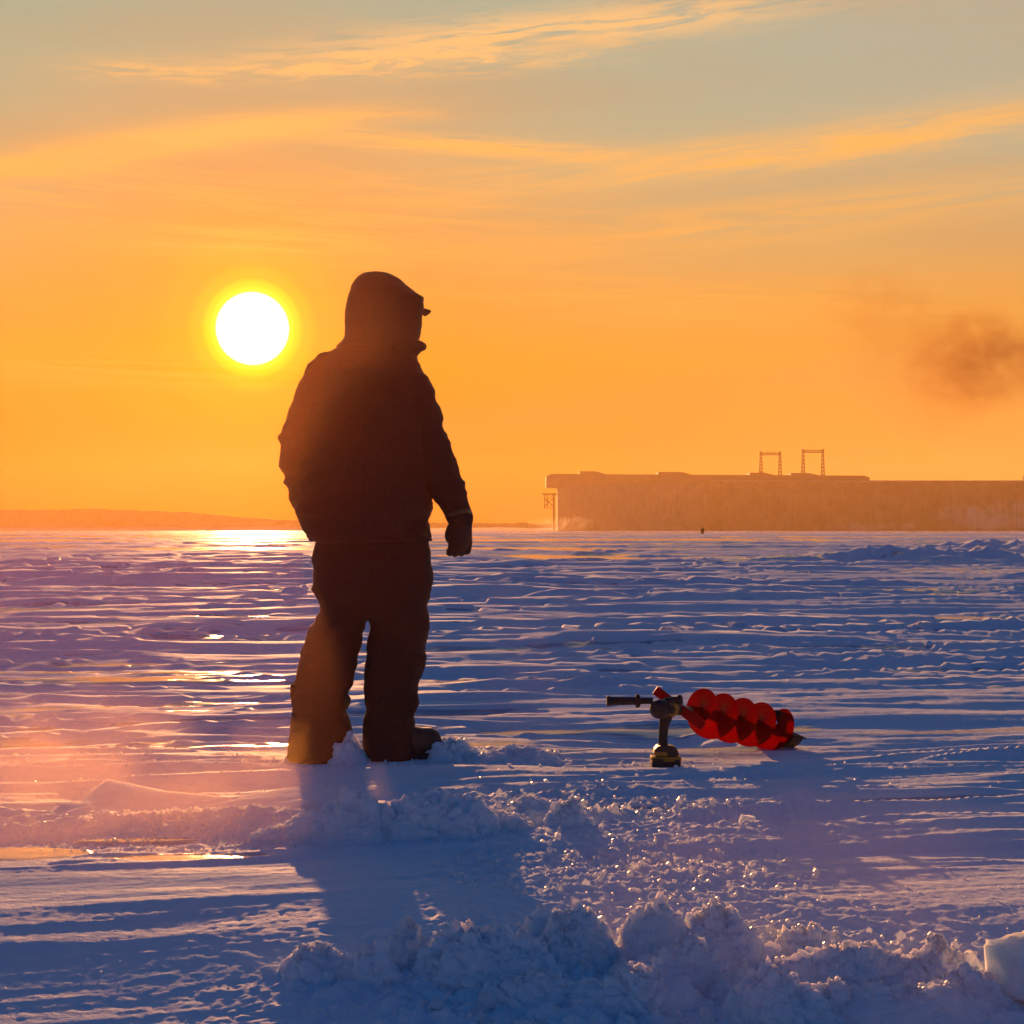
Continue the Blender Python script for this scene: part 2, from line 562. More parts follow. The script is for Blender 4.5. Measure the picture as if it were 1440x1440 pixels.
def terrain(x, y):
    r = np.hypot(x, y)
    near = 1 - sstep(r, 4.3, 5.0)          # smooth wind-polished foreground
    mid = sstep(r, 4.2, 5.2)
    far = sstep(r, 9.0, 22.0)
    # wide drifts
    h = 0.035 * fbm2(x / 4.5, y / 1.9, 3, 3) * mid
    h = h + 0.085 * fbm2(x / 26 + 3, y / 9, 3, 8) * far
    h = h + 0.16 * fbm2(x / 150, y / 60, 2, 12) * sstep(r, 60, 160)
    # sastrugi : plates with a sharp lee edge, long across the view
    u, v = rotc(x, y, 6)
    w = fbm2(u / 2.4, v / 1.2, 2, 40) * 0.25
    n1 = fbm2(u / 2.4, v / 0.30 + w * 2, 4, 20, 0.5)
    pl = sstep(n1, -0.10, 0.06) * 0.6 + sstep(n1, 0.25, 0.36) * 0.5
    h = h + (0.011 * (pl - 0.5) + 0.010 * n1) * mid * (0.6 + 0.8 * sstep(fbm2(x / 5, y / 3, 2, 77), -0.3, 0.4))
    n2 = fbm2(u / 12.0, v / 1.5, 4, 30, 0.55)
    h = h + (0.030 * sstep(n2, 0.0, 0.14) + 0.03 * n2) * far
    def saw(ph, k=0.84):
        q = ph - np.floor(ph)
        return np.where(q < k, (q / k) ** 1.25, 1 - sstep(q, k, 1.0))
    m1 = sstep(fbm2(x / 3.6, y / 1.1, 3, 140), -0.30, 0.10)
    h = h + 0.042 * (-0.40 + saw(v / 0.42 + 1.5 * fbm2(u / 3.6, v / 0.8, 3, 141))) * m1 * sstep(r, 4.7, 5.4) * (1 - sstep(r, 12, 20))
    m2 = sstep(fbm2(x / 16, y / 5, 3, 143), -0.30, 0.10)
    h = h + 0.120 * saw(v / 1.9 + 1.4 * fbm2(u / 17.0, v / 3.0, 4, 144)) * m2 * sstep(r, 9, 16) * (1 - 0.6 * sstep(r, 45, 90))
    n3 = fbm2(u / 0.9, v / 0.11, 3, 50, 0.55)
    h = h + 0.0060 * n3 * mid * (1 - sstep(r, 14, 40))
    # fine ribs of the foreground, running slightly away to the right
    u2, v2 = rotc(x, y, 15)
    rib = fbm2(u2 / 1.6, v2 / 0.085, 3, 60, 0.5)
    h = h + (0.0022 * rib + 0.0045 * np.abs(fbm2(u2 / 3.2, v2 / 0.22, 2, 66))) * near
    h = h + 0.014 * fbm2(u2 / 2.0, v2 / 0.7, 2, 68) * near
    h0 = -0.088 * np.clip(4.12 - r, 0, 1.9) ** 1.12  # foreground slope again, shaped to keep that snow in dim light
    h = h + 0.0008 * fbm2(x / 0.03, y / 0.03, 2, 70) * (1 - sstep(r, 5, 9))
    # ribs to the right of the hole
    ribs = blob(x, y, 1150, 1205, 1.1, 0.33, 18)
    h = h + 0.007 * fbm2(*[k / s for k, s in zip(rotc(x, y, 18), (2.0, 0.085))], 3, 61) * ribs
    # crusty broken patch on the left and trampled snow right of the hole
    crust = np.clip(blob(x, y, 250, 1160, 0.62, 0.30, 4) * 1.6, 0, 1)
    tramp = np.clip(blob(x, y, 860, 1225, 0.42, 0.33) * 1.3 + blob(x, y, 820, 1130, 0.55, 0.30) + blob(x, y, 960, 1160, 0.6, 0.3), 0, 1)
    slush = np.clip(blob(x, y, 700, 1400, 0.42, 0.32) + blob(x, y, 960, 1390, 0.50, 0.45) + blob(x, y, 1280, 1400, 0.40, 0.35), 0, 1)
    feet = np.clip(blob(x, y, 560, 1058, 0.55, 0.30) + blob(x, y, 660, 1062, 0.30, 0.22), 0, 1)
    cr = fbm2(x / 0.045, y / 0.045, 3, 90, 0.55)
    h = h + 0.010 * cr * crust + 0.011 * cr * tramp
    lump = np.abs(fbm2(x / 0.10, y / 0.10, 4, 95, 0.55))
    h = h + (0.026 * lump + 0.012) * slush + (0.022 * lump) * feet + 0.014 * lump * tramp
    # pressed up plates on the left
    # ice showing through
    ice = 0.9 * sstep(fbm2(x / 30, y / 14, 2, 101), 0.08, 0.30) * sstep(r, 24, 50)
    ice = ice * (1 - 0.85 * sstep(r, 60, 30 ) * 0)
    band = sstep(fbm2(x / 90 + 9, y / 15, 5, 103, .7), 0.03, 0.12) * sstep(r, 44, 60)
    ice = np.maximum(ice, band)
    sl = -0.7 * np.clip(x / np.maximum(r, .1) + 0.06, 0, 0.3) + fbm2(u / 2.6, v / 0.34, 4, 150, 0.6) + 0.35 * fbm2(x / 14, y / 6, 2, 151)
    ice = np.maximum(ice, 0.85 * sstep(sl, 0.30, 0.50) * sstep(r, 5.6, 8) * (1 - sstep(r, 40, 70)))
    pond = np.clip(blob(x, y, 335, 897, 1.1, 0.6, 0) * 1.3, 0, 1) * sstep(fbm2(x / 0.8, y / 0.25, 3, 152), -0.15, 0.15)
    ice = np.maximum(ice, pond * 0.8)
    for (px, py, rx, ry, dg) in ((262, 1203, 0.25, 0.055, 2), (25, 1196, 0.22, 0.12, 0), (190, 1178, 0.20, 0.05, 3),
                                 (1270, 1131, 0.42, 0.075, 12), (930, 1138, 0.30, 0.045, 0)):
        ice = np.maximum(ice, sstep(blob(x, y, px, py, rx, ry, dg), 0.30, 0.6))
    flat = ice * 0.94
    h = h * (1 - flat) - 0.006 * flat * (1 - far) - 0.02 * flat * far
    ridge = blob(x, y, 1330, 792, 5.0, 2.0, 0) * 0.42 + blob(x, y, 1225, 789, 1.6, 1.4) * 0.38 + blob(x, y, 1440, 777, 4.5, 4) * 0.48
    h = h + ridge * (0.75 + 0.6 * fbm2(x / 1.3, y / 1.3, 4, 120)) * sstep(r, 30, 40)
    # quiet flat tread where the boots, the drill and the camera stand
    for (px, py, rx, ry) in ((455, 1062, 0.26, 0.16), (560, 1068, 0.26, 0.16), (936, 1077, 0.16, 0.10), (1070, 1060, 0.30, 0.22)):
        b_ = blob(x, y, px, py, rx, ry)
        h = h * (1 - b_) - (0.022 * b_ if px == 1070 else 0)
    h = h * sstep(r, 0.8, 2.2) + h0
    return h, ice

def build_ground():
    rr = [0.0, 0.5, 1.0, 1.5, 1.9, 2.2, 2.4, 2.55]
    r = 2.65
    while r < 1780:
        rr.append(r)
        d = min(0.00052 * r * r, 0.0058 * r if r < 300 else 0.02 * r)
        r += d
    rr = np.array(rr)
    inner = np.linspace(-R(18.6), R(18.6), 700)
    k = np.arange(1, 46)
    g_ = np.cumsum(1.12 ** k)
    g_ = g_ / g_[-1] * (math.pi - R(18.6))
    th = np.concatenate([(-R(18.6) - g_)[::-1][1:], inner, R(18.6) + g_])
    T, RR = np.meshgrid(th, rr)
    X = RR * np.sin(T); Y = RR * np.cos(T)
    H, ICE = terrain(X.ravel(), Y.ravel())
    V = np.stack([X.ravel(), Y.ravel(), H], -1).reshape(len(rr), len(th), 3)
    me = grid_mesh('snow_ground', V, len(th), len(rr), True)
    if len(me.vertices) == len(ICE):
        at = me.attributes.new('ice', 'FLOAT', 'POINT')
        at.data.foreach_set('value', ICE.astype(np.float32))
    o = link_mesh('snow_ground', me, M_ground)
    tag(o, 'windblown blue and orange snow with patches of bare ice', kind='structure')
build_ground()

def ground_z(x, y):
    return float(terrain(np.array([x]), np.array([y]))[0][0])

# ------------------------------------------------------------------ far shore and dam
def far_shore():
    # low wooded bank behind the ice, left of and behind the dam
    n = 700
    xs = np.linspace(-760, 560, n)
    Y0 = 1600.0
    top = 7 + 11 * sstep(-xs, 190, 370) * (0.75 + 0.25 * fbm2(xs / 160, xs * 0, 2, 5)) + 5 * sstep(-xs, -100, 450)
    top = top + 1.3 * fbm2(xs / 20, xs * 0 + 4, 4, 6) + 0.7 * np.abs(fbm2(xs / 3.2, xs * 0 + 1, 2, 9))
    rows = []
    for (f, dy) in ((0, 0), (0.25, 15), (0.6, 24), (1.0, 30), (0.85, 60), (0, 110)):
        rows.append(np.stack([xs, Y0 + dy + 12 * fbm2(xs / 60, xs * 0 + f * 7, 3, 15), -0.5 + top * f], -1))
    me = grid_mesh('far_forest', np.array(rows), n, len(rows))
    tag(link_mesh('far_forest', me, M['forest'], smooth=False), 'hazy low wooded bank along the horizon on the left', kind='structure')
    rows = [np.stack([xs, np.full(n, Y0 - 60 + 0.0), np.full(n, -0.4)], -1),
            np.stack([xs, np.full(n, Y0 - 30), 2.2 + 0.8 * fbm2(xs / 50, xs * 0, 3, 3)], -1),
            np.stack([xs, np.full(n, Y0 + 10), 3.0 + 0.6 * fbm2(xs / 40, xs * 0, 3, 4)], -1)]
    tag(link_mesh('far_bank', grid_mesh('far_bank', np.array(rows), n, 3), M['shore']), 'snowy foot of the far wooded shore', kind='structure')
far_shore()

DY = 1300.0
sD = DY / F
def dx_(px): return (px - 720) * sD
def dz_(py): return CAM_H + (745 - py) * sD

def dam():
    hall = empty('power_station_hall', (dx_(1000), DY + 15, 0))
    tag(hall, 'long hazy power station hall with raised roof blocks beyond the ice', 'power station')
    def part(name, bm, mat, smooth=False):
        o = from_bm(name, bm, mat, hall, smooth)
        o.matrix_parent_inverse = Matrix.Translation(-hall.location)
        return o
    bpy.context.view_layer.update()
    x0, x1 = dx_(784), dx_(1222)
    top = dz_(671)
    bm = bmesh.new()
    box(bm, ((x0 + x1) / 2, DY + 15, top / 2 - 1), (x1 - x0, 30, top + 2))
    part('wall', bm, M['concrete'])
    bm = bmesh.new()
    # roof slab reaches past the wall at the left, its corner chamfered
    prof = [(768, 685), (768, 670), (775, 666.5), (1215, 669), (1222, 672), (1222, 676), (783.5, 676), (783.5, 685)]
    vs = [(dx_(a), dz_(b_)) for a, b_ in prof]
    f0 = [bm.verts.new((a, DY - 3, b_)) for a, b_ in vs]
    f1 = [bm.verts.new((a, DY + 34, b_)) for a, b_ in vs]
    bm.faces.new(f0); bm.faces.new(f1[::-1])
    for k in range(len(vs)):
        bm.faces.new((f0[k], f1[k], f1[(k + 1) % len(vs)], f0[(k + 1) % len(vs)]))
    bmesh.ops.recalc_face_normals(bm, faces=bm.faces)
    part('roof', bm, M['roofing'])
    for (a, b1, c, tp) in ((815, 838, 858, 662.5), (926, 960, 975, 663.5), (1055, 1076, 1090, 664.5), (1113, 1138, 1152, 665)):
        bm = bmesh.new()
        vs = [(dx_(a), dz_(672)), (dx_(a), dz_(tp)), (dx_(b1), dz_(tp)), (dx_(c), dz_(668)), (dx_(c), dz_(672))]
        f0 = [bm.verts.new((p, DY + 2, q)) for p, q in vs]
        f1 = [bm.verts.new((p, DY + 26, q)) for p, q in vs]
        bm.faces.new(f0); bm.faces.new(f1[::-1])
        for k in range(5):
            bm.faces.new((f0[k], f1[k], f1[(k + 1) % 5], f0[(k + 1) % 5]))
        bmesh.ops.recalc_face_normals(bm, faces=bm.faces)
        part('roof_block', bm, M['roofing'])
    # pilasters
    for k in range(24):
        px = 790 + k * 9.2
        bm = bmesh.new()
        box(bm, (dx_(px), DY - 0.7, dz_(712)), (1.2, 1.6, 62 * sD))
        part('pilaster', bm, M['concrete'])
    # crane platform at the left end
    bm = bmesh.new()
    box(bm, (dx_(773), DY + 8, dz_(694.5)), (20 * sD, 14, 2.0 * sD))
    box(bm, (dx_(779), DY + 8, dz_(720)), (3.0 * sD, 4, 50 * sD))
    part('platform', bm, M['lattice'])
    for yy in (DY + 2, DY + 14):
        bm = bmesh.new()
        for (a, b_, c, d) in ((766, 696, 766, 714), (766, 700, 778, 712), (778, 700, 766, 712), (766, 706, 778, 696), (766, 714, 778, 714), (770, 696, 770, 712)):
            p, q = Vector((dx_(a), yy, dz_(b_))), Vector((dx_(c), yy, dz_(d)))
            m = frame_to(p, q, (0, 1, 0)) @ Matrix.Translation((0, 0, (q - p).length / 2))
            bmesh.ops.create_cube(bm, size=1, matrix=m @ Matrix.Diagonal((0.55, 0.55, (q - p).length, 1)))
        part('bracing', bm, M['lattice'])

    wall = empty('dam_wall', (dx_(1300), DY - 30, 0))
    tag(wall, 'dark straight dam wall with buttresses running out of the right edge', 'dam')
    bpy.context.view_layer.update()
    def wp(name, bm, mat):
        o = from_bm(name, bm, mat, wall)
        o.matrix_parent_inverse = Matrix.Translation(-wall.location)
        return o
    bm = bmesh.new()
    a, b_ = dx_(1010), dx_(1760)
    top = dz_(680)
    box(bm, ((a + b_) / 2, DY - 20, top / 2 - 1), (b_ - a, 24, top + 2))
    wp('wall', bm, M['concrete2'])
    bm = bmesh.new()
    box(bm, ((a + b_) / 2, DY - 20.5, dz_(678.6)), (b_ - a + 1, 27, 2.4 * sD))
    wp('coping', bm, M['concrete'])
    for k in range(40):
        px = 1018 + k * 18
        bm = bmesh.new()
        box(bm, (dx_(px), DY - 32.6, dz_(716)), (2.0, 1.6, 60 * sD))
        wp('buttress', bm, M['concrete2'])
    bm = bmesh.new()
    box(bm, (dx_(1434), DY - 20, dz_(674.5)), (11 * sD, 6, 6.5 * sD))
    box(bm, (dx_(1431), DY - 20, dz_(671)), (5 * sD, 4, 1.6 * sD))
    wp('gate_house', bm, M['concrete2'])

    # two lattice portals on the hall roof
    def portal(xa, xb, ytop, lab):
        e = empty('portal_pylon', (dx_((xa + xb) / 2), DY + 15, dz_(669)))
        tag(e, lab, 'pylon', 'lattice portal pylons on the power station roof')
        bpy.context.view_layer.update()
        def pp(name, bm):
            o = from_bm(name, bm, M['lattice'], e)
            o.matrix_parent_inverse = Matrix.Translation(-e.location)
        def bar(bm, p, q, w=0.35):
            p, q = Vector(p), Vector(q)
            m = frame_to(p, q, (0, 1, 0)) @ Matrix.Translation((0, 0, (q - p).length / 2))
            bmesh.ops.create_cube(bm, size=1, matrix=m @ Matrix.Diagonal((w, w, (q - p).length, 1)))
        zt = dz_(ytop); zb = dz_(670)
        for xc in (xa, xb):
            bm = bmesh.new()
            X = dx_(xc)
            for sx in (-1, 1):
                for sy in (-1, 1):
                    bar(bm, (X + sx * 1.25, DY + 15 + sy * 1.25, zb), (X + sx * 0.6, DY + 15 + sy * 0.6, zt + 1.2), 0.45)
            nz = 7
            for k in range(nz):
                t0, t1 = k / nz, (k + 1) / nz
                w0 = 1.25 - 0.65 * t0; w1 = 1.25 - 0.65 * t1
                za, zc = zb + (zt - zb) * t0, zb + (zt - zb) * t1
                for sy in (-1, 1):
                    bar(bm, (X - w0, DY + 15 + sy * w0, za), (X + w1, DY + 15 + sy * w1, zc), 0.3)
                    bar(bm, (X + w0, DY + 15 + sy * w0, za), (X - w1, DY + 15 + sy * w1, zc), 0.3)
            pp('tower_leg', bm)
        bm = bmesh.new()
        X0, X1 = dx_(xa) - 1.2, dx_(xb) + 1.2
        for zz in (zt, zt - 1.7):
            for sy in (-1, 1):
                bar(bm, (X0, DY + 15 + sy * 0.7, zz), (X1, DY + 15 + sy * 0.7, zz), 0.4)
        nn = 9
        for k in range(nn):
            xa_, xb_ = X0 + (X1 - X0) * k / nn, X0 + (X1 - X0) * (k + 1) / nn
            for sy in (-1, 1):
                bar(bm, (xa_, DY + 15 + sy * 0.7, zt), (xb_, DY + 15 + sy * 0.7, zt - 1.7), 0.28)
                bar(bm, (xb_, DY + 15 + sy * 0.7, zt), (xa_, DY + 15 + sy * 0.7, zt - 1.7), 0.28)
        for k in range(4):
            xx = X0 + 1 + (X1 - X0 - 2) * k / 3
            bar(bm, (xx, DY + 15, zt), (xx, DY + 15, zt + 1.5), 0.3)
        pp('crossbeam', bm)
    portal(1074, 1101, 635.5, 'left and slightly lower of two lattice portal pylons on the roof')
    portal(1134, 1162, 632, 'right and taller of two lattice portal pylons on the roof')
dam()

# distant angler, a dark bundled shape sitting on the ice
def angler():
    Yd = 330.0
    c = P(988, 745, Yd)
    e = empty('person', (c.x, Yd, 0))
    tag(e, 'tiny distant person in dark clothing hunched on the ice before the dam', 'person')
    ms_ = [tube_mesh([(0, 0, .35), (0, .03, .65), (0, .1, 1.0)], [.30, .30, .22], 14, 4),
           tube_mesh([(-.26, .02, .92), (-.36, .2, .65), (-.16, .42, .6)], [.1, .09, .07], 10, 4),
           tube_mesh([(.26, .02, .92), (.36, .2, .65), (.16, .42, .6)], [.1, .09, .07], 10, 4),
           tube_mesh([(-.13, .05, .4), (-.18, .5, .45), (-.18, .5, .06)], [.14, .11, .08], 10, 4),
           tube_mesh([(.13, .05, .4), (.18, .5, .45), (.18, .5, .06)], [.14, .11, .08], 10, 4),
           tube_mesh([(0, .1, 1.02), (0, .14, 1.2)], [.13, .145], 12, 4)]
    b_ = link_mesh('body', remesh('body', join_meshes('b', ms_), 0.04), M['figure'], e)
    b_.scale = (1, 1, 1.0)
    bm = bmesh.new(); box(bm, (0, -.02, .17), (.42, .36, .34), None, .03)
    st = from_bm('tackle_box', bm, M['figure'])
    st.location = e.location
    tag(st, 'small dark box the tiny distant person sits on', 'box')
angler()

# ------------------------------------------------------------------ the angler in the foreground
PY = 6.6
sP = PY / F
def pp_(px, py, dy=0.0):
    return Vector(((px - 720) * sP, PY + dy, CAM_H + (745 - py) * sP))

def loft(rows, seg=40, sub=4, power=2.2):
    """rows: (py, left px, right px, depth m, centre dy m) ; smooth loft of flattened rings"""
    rows = sorted(rows, key=lambda r_: r_[0])
    out_ = []
    n = len(rows)
    for k in range(n - 1):
        r0, r1, r2, r3 = rows[max(k - 1, 0)], rows[k], rows[k + 1], rows[min(k + 2, n - 1)]
        for s in range(sub):
            t_ = s / sub
            row = []
            for a, b_, c, d in zip(r0, r1, r2, r3):
                row.append(b_ + (c - b_) * (t_ * t_ * (3 - 2 * t_)) * 0.5 + (c - b_) * t_ * 0.5)
            out_.append(row)
    out_.append(list(rows[-1]))
    V = []
    for (py, l, r_, dep, dy) in out_:
        cx = (l + r_) / 2; rx = (r_ - l) / 2 * sP
        ring = []
        for q in range(seg):
            a = 2 * math.pi * q / seg
            ca, sa = math.cos(a), math.sin(a)
            k = (abs(ca) ** power + abs(sa) ** power) ** (-1 / power)
            ring.append(((cx - 720) * sP + rx * ca * k, PY + dy + dep / 2 * sa * k, CAM_H + (745 - py) * sP))
        V.append(ring)
    return grid_mesh('l', np.array(V), seg, len(V), True, True)

def wrinkle(me, amp, sc, seed, grain=0.0):
    n = len(me.vertices)
    co = np.empty(n * 3, np.float32); me.vertices.foreach_get('co', co); co = co.reshape(-1, 3).astype(float)
    nr = np.empty(n * 3, np.float32); me.vertices.foreach_get('normal', nr); nr = nr.reshape(-1, 3).astype(float)
    p = co * np.array(sc)
    w = fbm3(p, 2, seed) * 0.3
    f = 1 - np.abs(fbm3(p + w[:, None], 3, seed + 3)) * 2
    amp = amp * (0.25 + 0.75 * sstep(co[:, 2], 0.04, 0.16))
    d = amp * (f - f.mean()) + amp * 0.5 * fbm3(co * 9, 2, seed + 9)
    if grain:
        d = d + grain * fbm3(co * 60, 2, seed + 20)
    co = co + nr * d[:, None]
    me.vertices.foreach_set('co', co.astype(np.float32).ravel())
    me.update()

def person():
    root = empty('person', (pp_(510, 1065).x, PY, 0.0))
    tag(root, 'angler in a dark hooded winter suit standing with his back turned beside the auger hole', 'person')
    bpy.context.view_layer.update()
    inv = Matrix.Translation(-root.location)
    def add(name, me, mat, parent=root, smooth=True, label=None):
        o = link_mesh(name, me, mat, None, smooth)
        o.parent = parent
        if parent is root: o.matrix_parent_inverse = inv
        if label: o['label'] = label
        return o
    FACE = Vector((math.cos(R(36)), math.sin(R(36)), 0))
    SIDE = Vector((-FACE.y, FACE.x, 0))
    hc = pp_(543, 440)
    # ---- body: one continuous skinned figure (head, trunk, arms, legs) inside the suit
    parts = [
        loft([(505, 500, 580, .16, 0), (530, 455, 590, .20, 0), (600, 440, 590, .22, 0), (680, 450, 585, .22, 0), (740, 452, 590, .24, 0), (820, 452, 596, .24, 0)], 28, 3),
        tube_mesh([pp_(544, 500), pp_(543, 470)], [.058, .056]),
        tube_mesh([pp_(455, 545), pp_(425, 640, .0), pp_(440, 700, .12), pp_(470, 715, .24)], [.055, .046, .034, .03]),
        tube_mesh([pp_(585, 545), pp_(612, 625), pp_(638, 690), pp_(648, 730)], [.055, .046, .036, .030]),
        tube_mesh([pp_(482, 810), pp_(470, 900), pp_(450, 990), pp_(447, 1050)], [.085, .068, .05, .04]),
        tube_mesh([pp_(562, 810), pp_(562, 900), pp_(550, 990), pp_(548, 1050)], [.085, .068, .05, .04])]
    # head: profile rings along z, chin to crown, in the face frame
    rows = []
    for (z, back, front, w) in ((-.125, .02, .060, .035), (-.115, .045, .083, .05), (-.09, .062, .090, .060), (-.06, .075, .090, .066), (-.03, .085, .092, .070),
                                (0, .092, .092, .073), (.03, .095, .096, .074), (.06, .092, .092, .070), (.085, .078, .078, .058), (.103, .050, .050, .036), (.11, .02, .02, .015)):
        ring = []
        for q in range(28):
            a = 2 * math.pi * q / 28
            f = (front if math.cos(a) > 0 else back) * math.cos(a)
            p = hc + FACE * f + SIDE * (w * math.sin(a)) + Vector((0, 0, z))
            ring.append(tuple(p))
        rows.append(ring)
    parts.append(grid_mesh('h', np.array(rows), 28, len(rows), True, True))
    def fp(f, s_, z): return hc + FACE * f + SIDE * s_ + Vector((0, 0, z))
    parts.append(tube_mesh([fp(.088, 0, .022), fp(.105, 0, -.005), fp(.112, 0, -.025), fp(.095, 0, -.032)], [.008, .010, .014, .010], 10, 3))
    parts.append(tube_mesh([fp(.088, -.028, -.062), fp(.094, 0, -.058), fp(.088, .028, -.062)], [.004, .0075, .004], 8, 3))
    parts.append(tube_mesh([fp(.086, -.024, -.072), fp(.093, 0, -.072), fp(.086, .024, -.072)], [.004, .0075, .004], 8, 3))
    parts.append(tube_mesh([fp(.082, -.05, .030), fp(.094, -.015, .033), fp(.094, .015, .033), fp(.082, .05, .030)], [.006, .009, .009, .006], 8, 3))
    parts.append(tube_mesh([fp(.075, 0, -.11), fp(.088, 0, -.105)], [.018, .016], 10, 3))
    for s_ in (-1, 1):
        parts.append(tube_mesh([fp(-.008, s_ * .075, .018), fp(-.015, s_ * .080, -.005), fp(-.003, s_ * .075, -.035)], [.013, .016, .010], 8, 3))
    body = add('body', remesh('body', join_meshes('b', parts), 0.009, 2), M['skin'], label='pale shaded face inside the hood')
    for s_ in (-1, 1):
        bm = bmesh.new()
        bmesh.ops.create_uvsphere(bm, u_segments=12, v_segments=8, radius=.012, matrix=Matrix.Translation(fp(.083, s_ * .031, .010)))
        me = bpy.data.meshes.new('eye'); bm.to_mesh(me); bm.free()
        e_ = link_mesh('eye', me, M['eye']); e_.parent = body
    # ---- jacket: trunk and sleeves in one garment
    trunk = loft([(474, 494, 584, .20, .0), (482, 486, 583, .22, 0), (493, 470, 583, .25, 0), (503, 458, 585, .27, 0), (514, 448, 590, .29, .0), (532, 436, 600, .31, .01),
                  (560, 428, 606, .33, .01), (600, 424, 607, .34, .01), (650, 420, 606, .34, .01), (690, 416, 603, .34, .01), (704, 414, 606, .35, .01),
                  (715, 416, 609, .35, .01), (724, 419, 604, .345, .01), (731, 422, 600, .34, .01), (743, 426, 603, .355, .01), (754, 430, 607.5, .365, .01), (762, 436, 605, .36, .01)], 56, 3, 2.3)
    larm = tube_mesh([pp_(462, 520, -.02), pp_(444, 548, -.03), pp_(435, 585, -.03), pp_(424, 606, -.03), pp_(419, 632, -.02), pp_(424, 660, .0), pp_(430, 690, .03), pp_(440, 716, .08), pp_(452, 738, .14), pp_(468, 742, .20)],
                     [.066, .072, .073, .066, .076, .072, .078, .068, .062, .045], 24, 6)
    rarm = tube_mesh([pp_(560, 525, -.01), pp_(578, 552, -.02), pp_(592, 585, -.02), pp_(600, 606, -.02), pp_(606, 622, -.02), pp_(613, 642, -.02), pp_(622, 662, -.02), pp_(632, 690, -.01), pp_(640, 711, 0.0), pp_(647, 727, .0)],
                     [.078, .085, .087, .068, .073, .063, .069, .066, .058, .047], 24, 6)
    jk = remesh('jacket', join_meshes('j', [trunk, larm, rarm]), 0.0085, 2)
    wrinkle(jk, 0.0095, (4, 4, 11), 3, 0.0008)
    jacket = add('jacket', jk, M['jacket'])
    # hem and cuff bands, shoulder seam
    def band(rows_pts, rad, name, mat, parent, flat=1.0, closed=True):
        me = tube_mesh(rows_pts, [rad] * len(rows_pts), 8, 3, flat, caps=False)
        o = link_mesh(name, me, mat); o.parent = parent
        return o
    def ring_pts(py, l, r_, dep, dy, n=20, a0=0, a1=360, power=2.3):
        out_ = []
        for q in range(n + 1):
            a = R(a0 + (a1 - a0) * q / n)
            ca, sa = math.cos(a), math.sin(a)
            k = (abs(ca) ** power + abs(sa) ** power) ** (-1 / power)
            out_.append(Vector((((l + r_) / 2 - 720) * sP + (r_ - l) / 2 * sP * ca * k, PY + dy + dep / 2 * sa * k, CAM_H + (745 - py) * sP)))
        return out_
    band(ring_pts(759, 436, 606, .365, .01), .0055, 'hem', M['jacket'], jacket)
    band(ring_pts(600, 420, 607.5, .345, .01, 20, 205, 335), .0035, 'seam', M['jacket'], jacket)
    add('seam', tube_mesh([pp_(518, 512, -.135), pp_(516, 560, -.160), pp_(514, 640, -.165), pp_(515, 750, -.168)], [.0035] * 4, 8, 6), M['jacket'], jacket)
    # reflective tab on the right cuff
    a_, b2 = pp_(650, 716), pp_(657, 730)
    me = tube_mesh([pp_(634, 723, -.040), pp_(645, 720, -.055), pp_(657, 718, -.042), pp_(662, 722, -.01)], [.010] * 4, 8, 4, .35)
    add('cuff_tab', me, M['reflect'], jacket)
    # standing collar with its turned-out tip
    rows = []
    for a in range(-75, 136, 7):
        tip = math.exp(-((a - 2) / 34) ** 2)
        ca, sa = math.cos(R(a)), math.sin(R(a))
        rows.append([(hc.x + rr_ * ca, PY + rr_ * 0.92 * sa, CAM_H + (745 - py) * sP) for rr_, py in
                     ((.112, 506), (.122, 500), (.130 + .006 * tip, 494), (.140 + .012 * tip, 491.5), (.146 + .011 * tip, 488), (.142 + .013 * tip, 484),
                      (.130 + .008 * tip, 480), (.118, 478), (.108, 485), (.104, 498))])
    cl = grid_mesh('collar', np.array(rows), 10, len(rows), True, True)
    add('collar', cl, M['jacket'], jacket)
    # ---- hood: open shell towards the face
    hrows = [(386.5, 518, 538), (388, 510, 546), (391, 505, 553), (396, 500.5, 562), (403, 497, 569), (409, 495, 577), (415, 493, 584), (420.5, 491, 593), (425, 490, 592.5), (431, 489, 593),
             (440, 488, 591), (447, 488.5, 590.5), (459, 488, 590), (468, 487.5, 587.5), (475, 487, 585.5), (482, 483, 585), (490, 474, 582)]
    seg = 64
    V = []
    for (py, l, r_) in hrows:
        cx = (l + r_) / 2; rx = (r_ - l) / 2 * sP
        dep = min(.145, rx * 1.15)
        V.append([((cx - 720) * sP + rx * math.cos(2 * math.pi * q / seg), PY + dep * math.sin(2 * math.pi * q / seg), CAM_H + (745 - py) * sP) for q in range(seg)])
    me = grid_mesh('hood', np.array(V), seg, len(V), True, False)
    bm = bmesh.new(); bm.from_mesh(me); bpy.data.meshes.remove(me)
    bm.faces.new([v for v in bm.verts][:seg][::-1])
    kill = []
    for f in bm.faces:
        c = f.calc_center_median()
        a = math.degrees(math.atan2(c.y - PY, c.x - hc.x))
        pyc = 745 - (c.z - CAM_H) / sP
        lim = 38 * min(1, max(0, (pyc - 404) / 14)) ** .5 if pyc > 404 else 0
        if lim > 0 and abs(a - 46) < lim and pyc < 482:
            kill.append(f)
    bmesh.ops.delete(bm, geom=kill, context='FACES')
    bmesh.ops.subdivide_edges(bm, edges=bm.edges, cuts=1, use_grid_fill=True)
    bmesh.ops.solidify(bm, geom=bm.faces[:], thickness=.008)
    me = bpy.data.meshes.new('hood'); bm.to_mesh(me); bm.free()
    wrinkle(me, 0.002, (7, 7, 14), 13)
    add('hood', me, M['jacket'])
    # padded rim round the opening
    rim = []
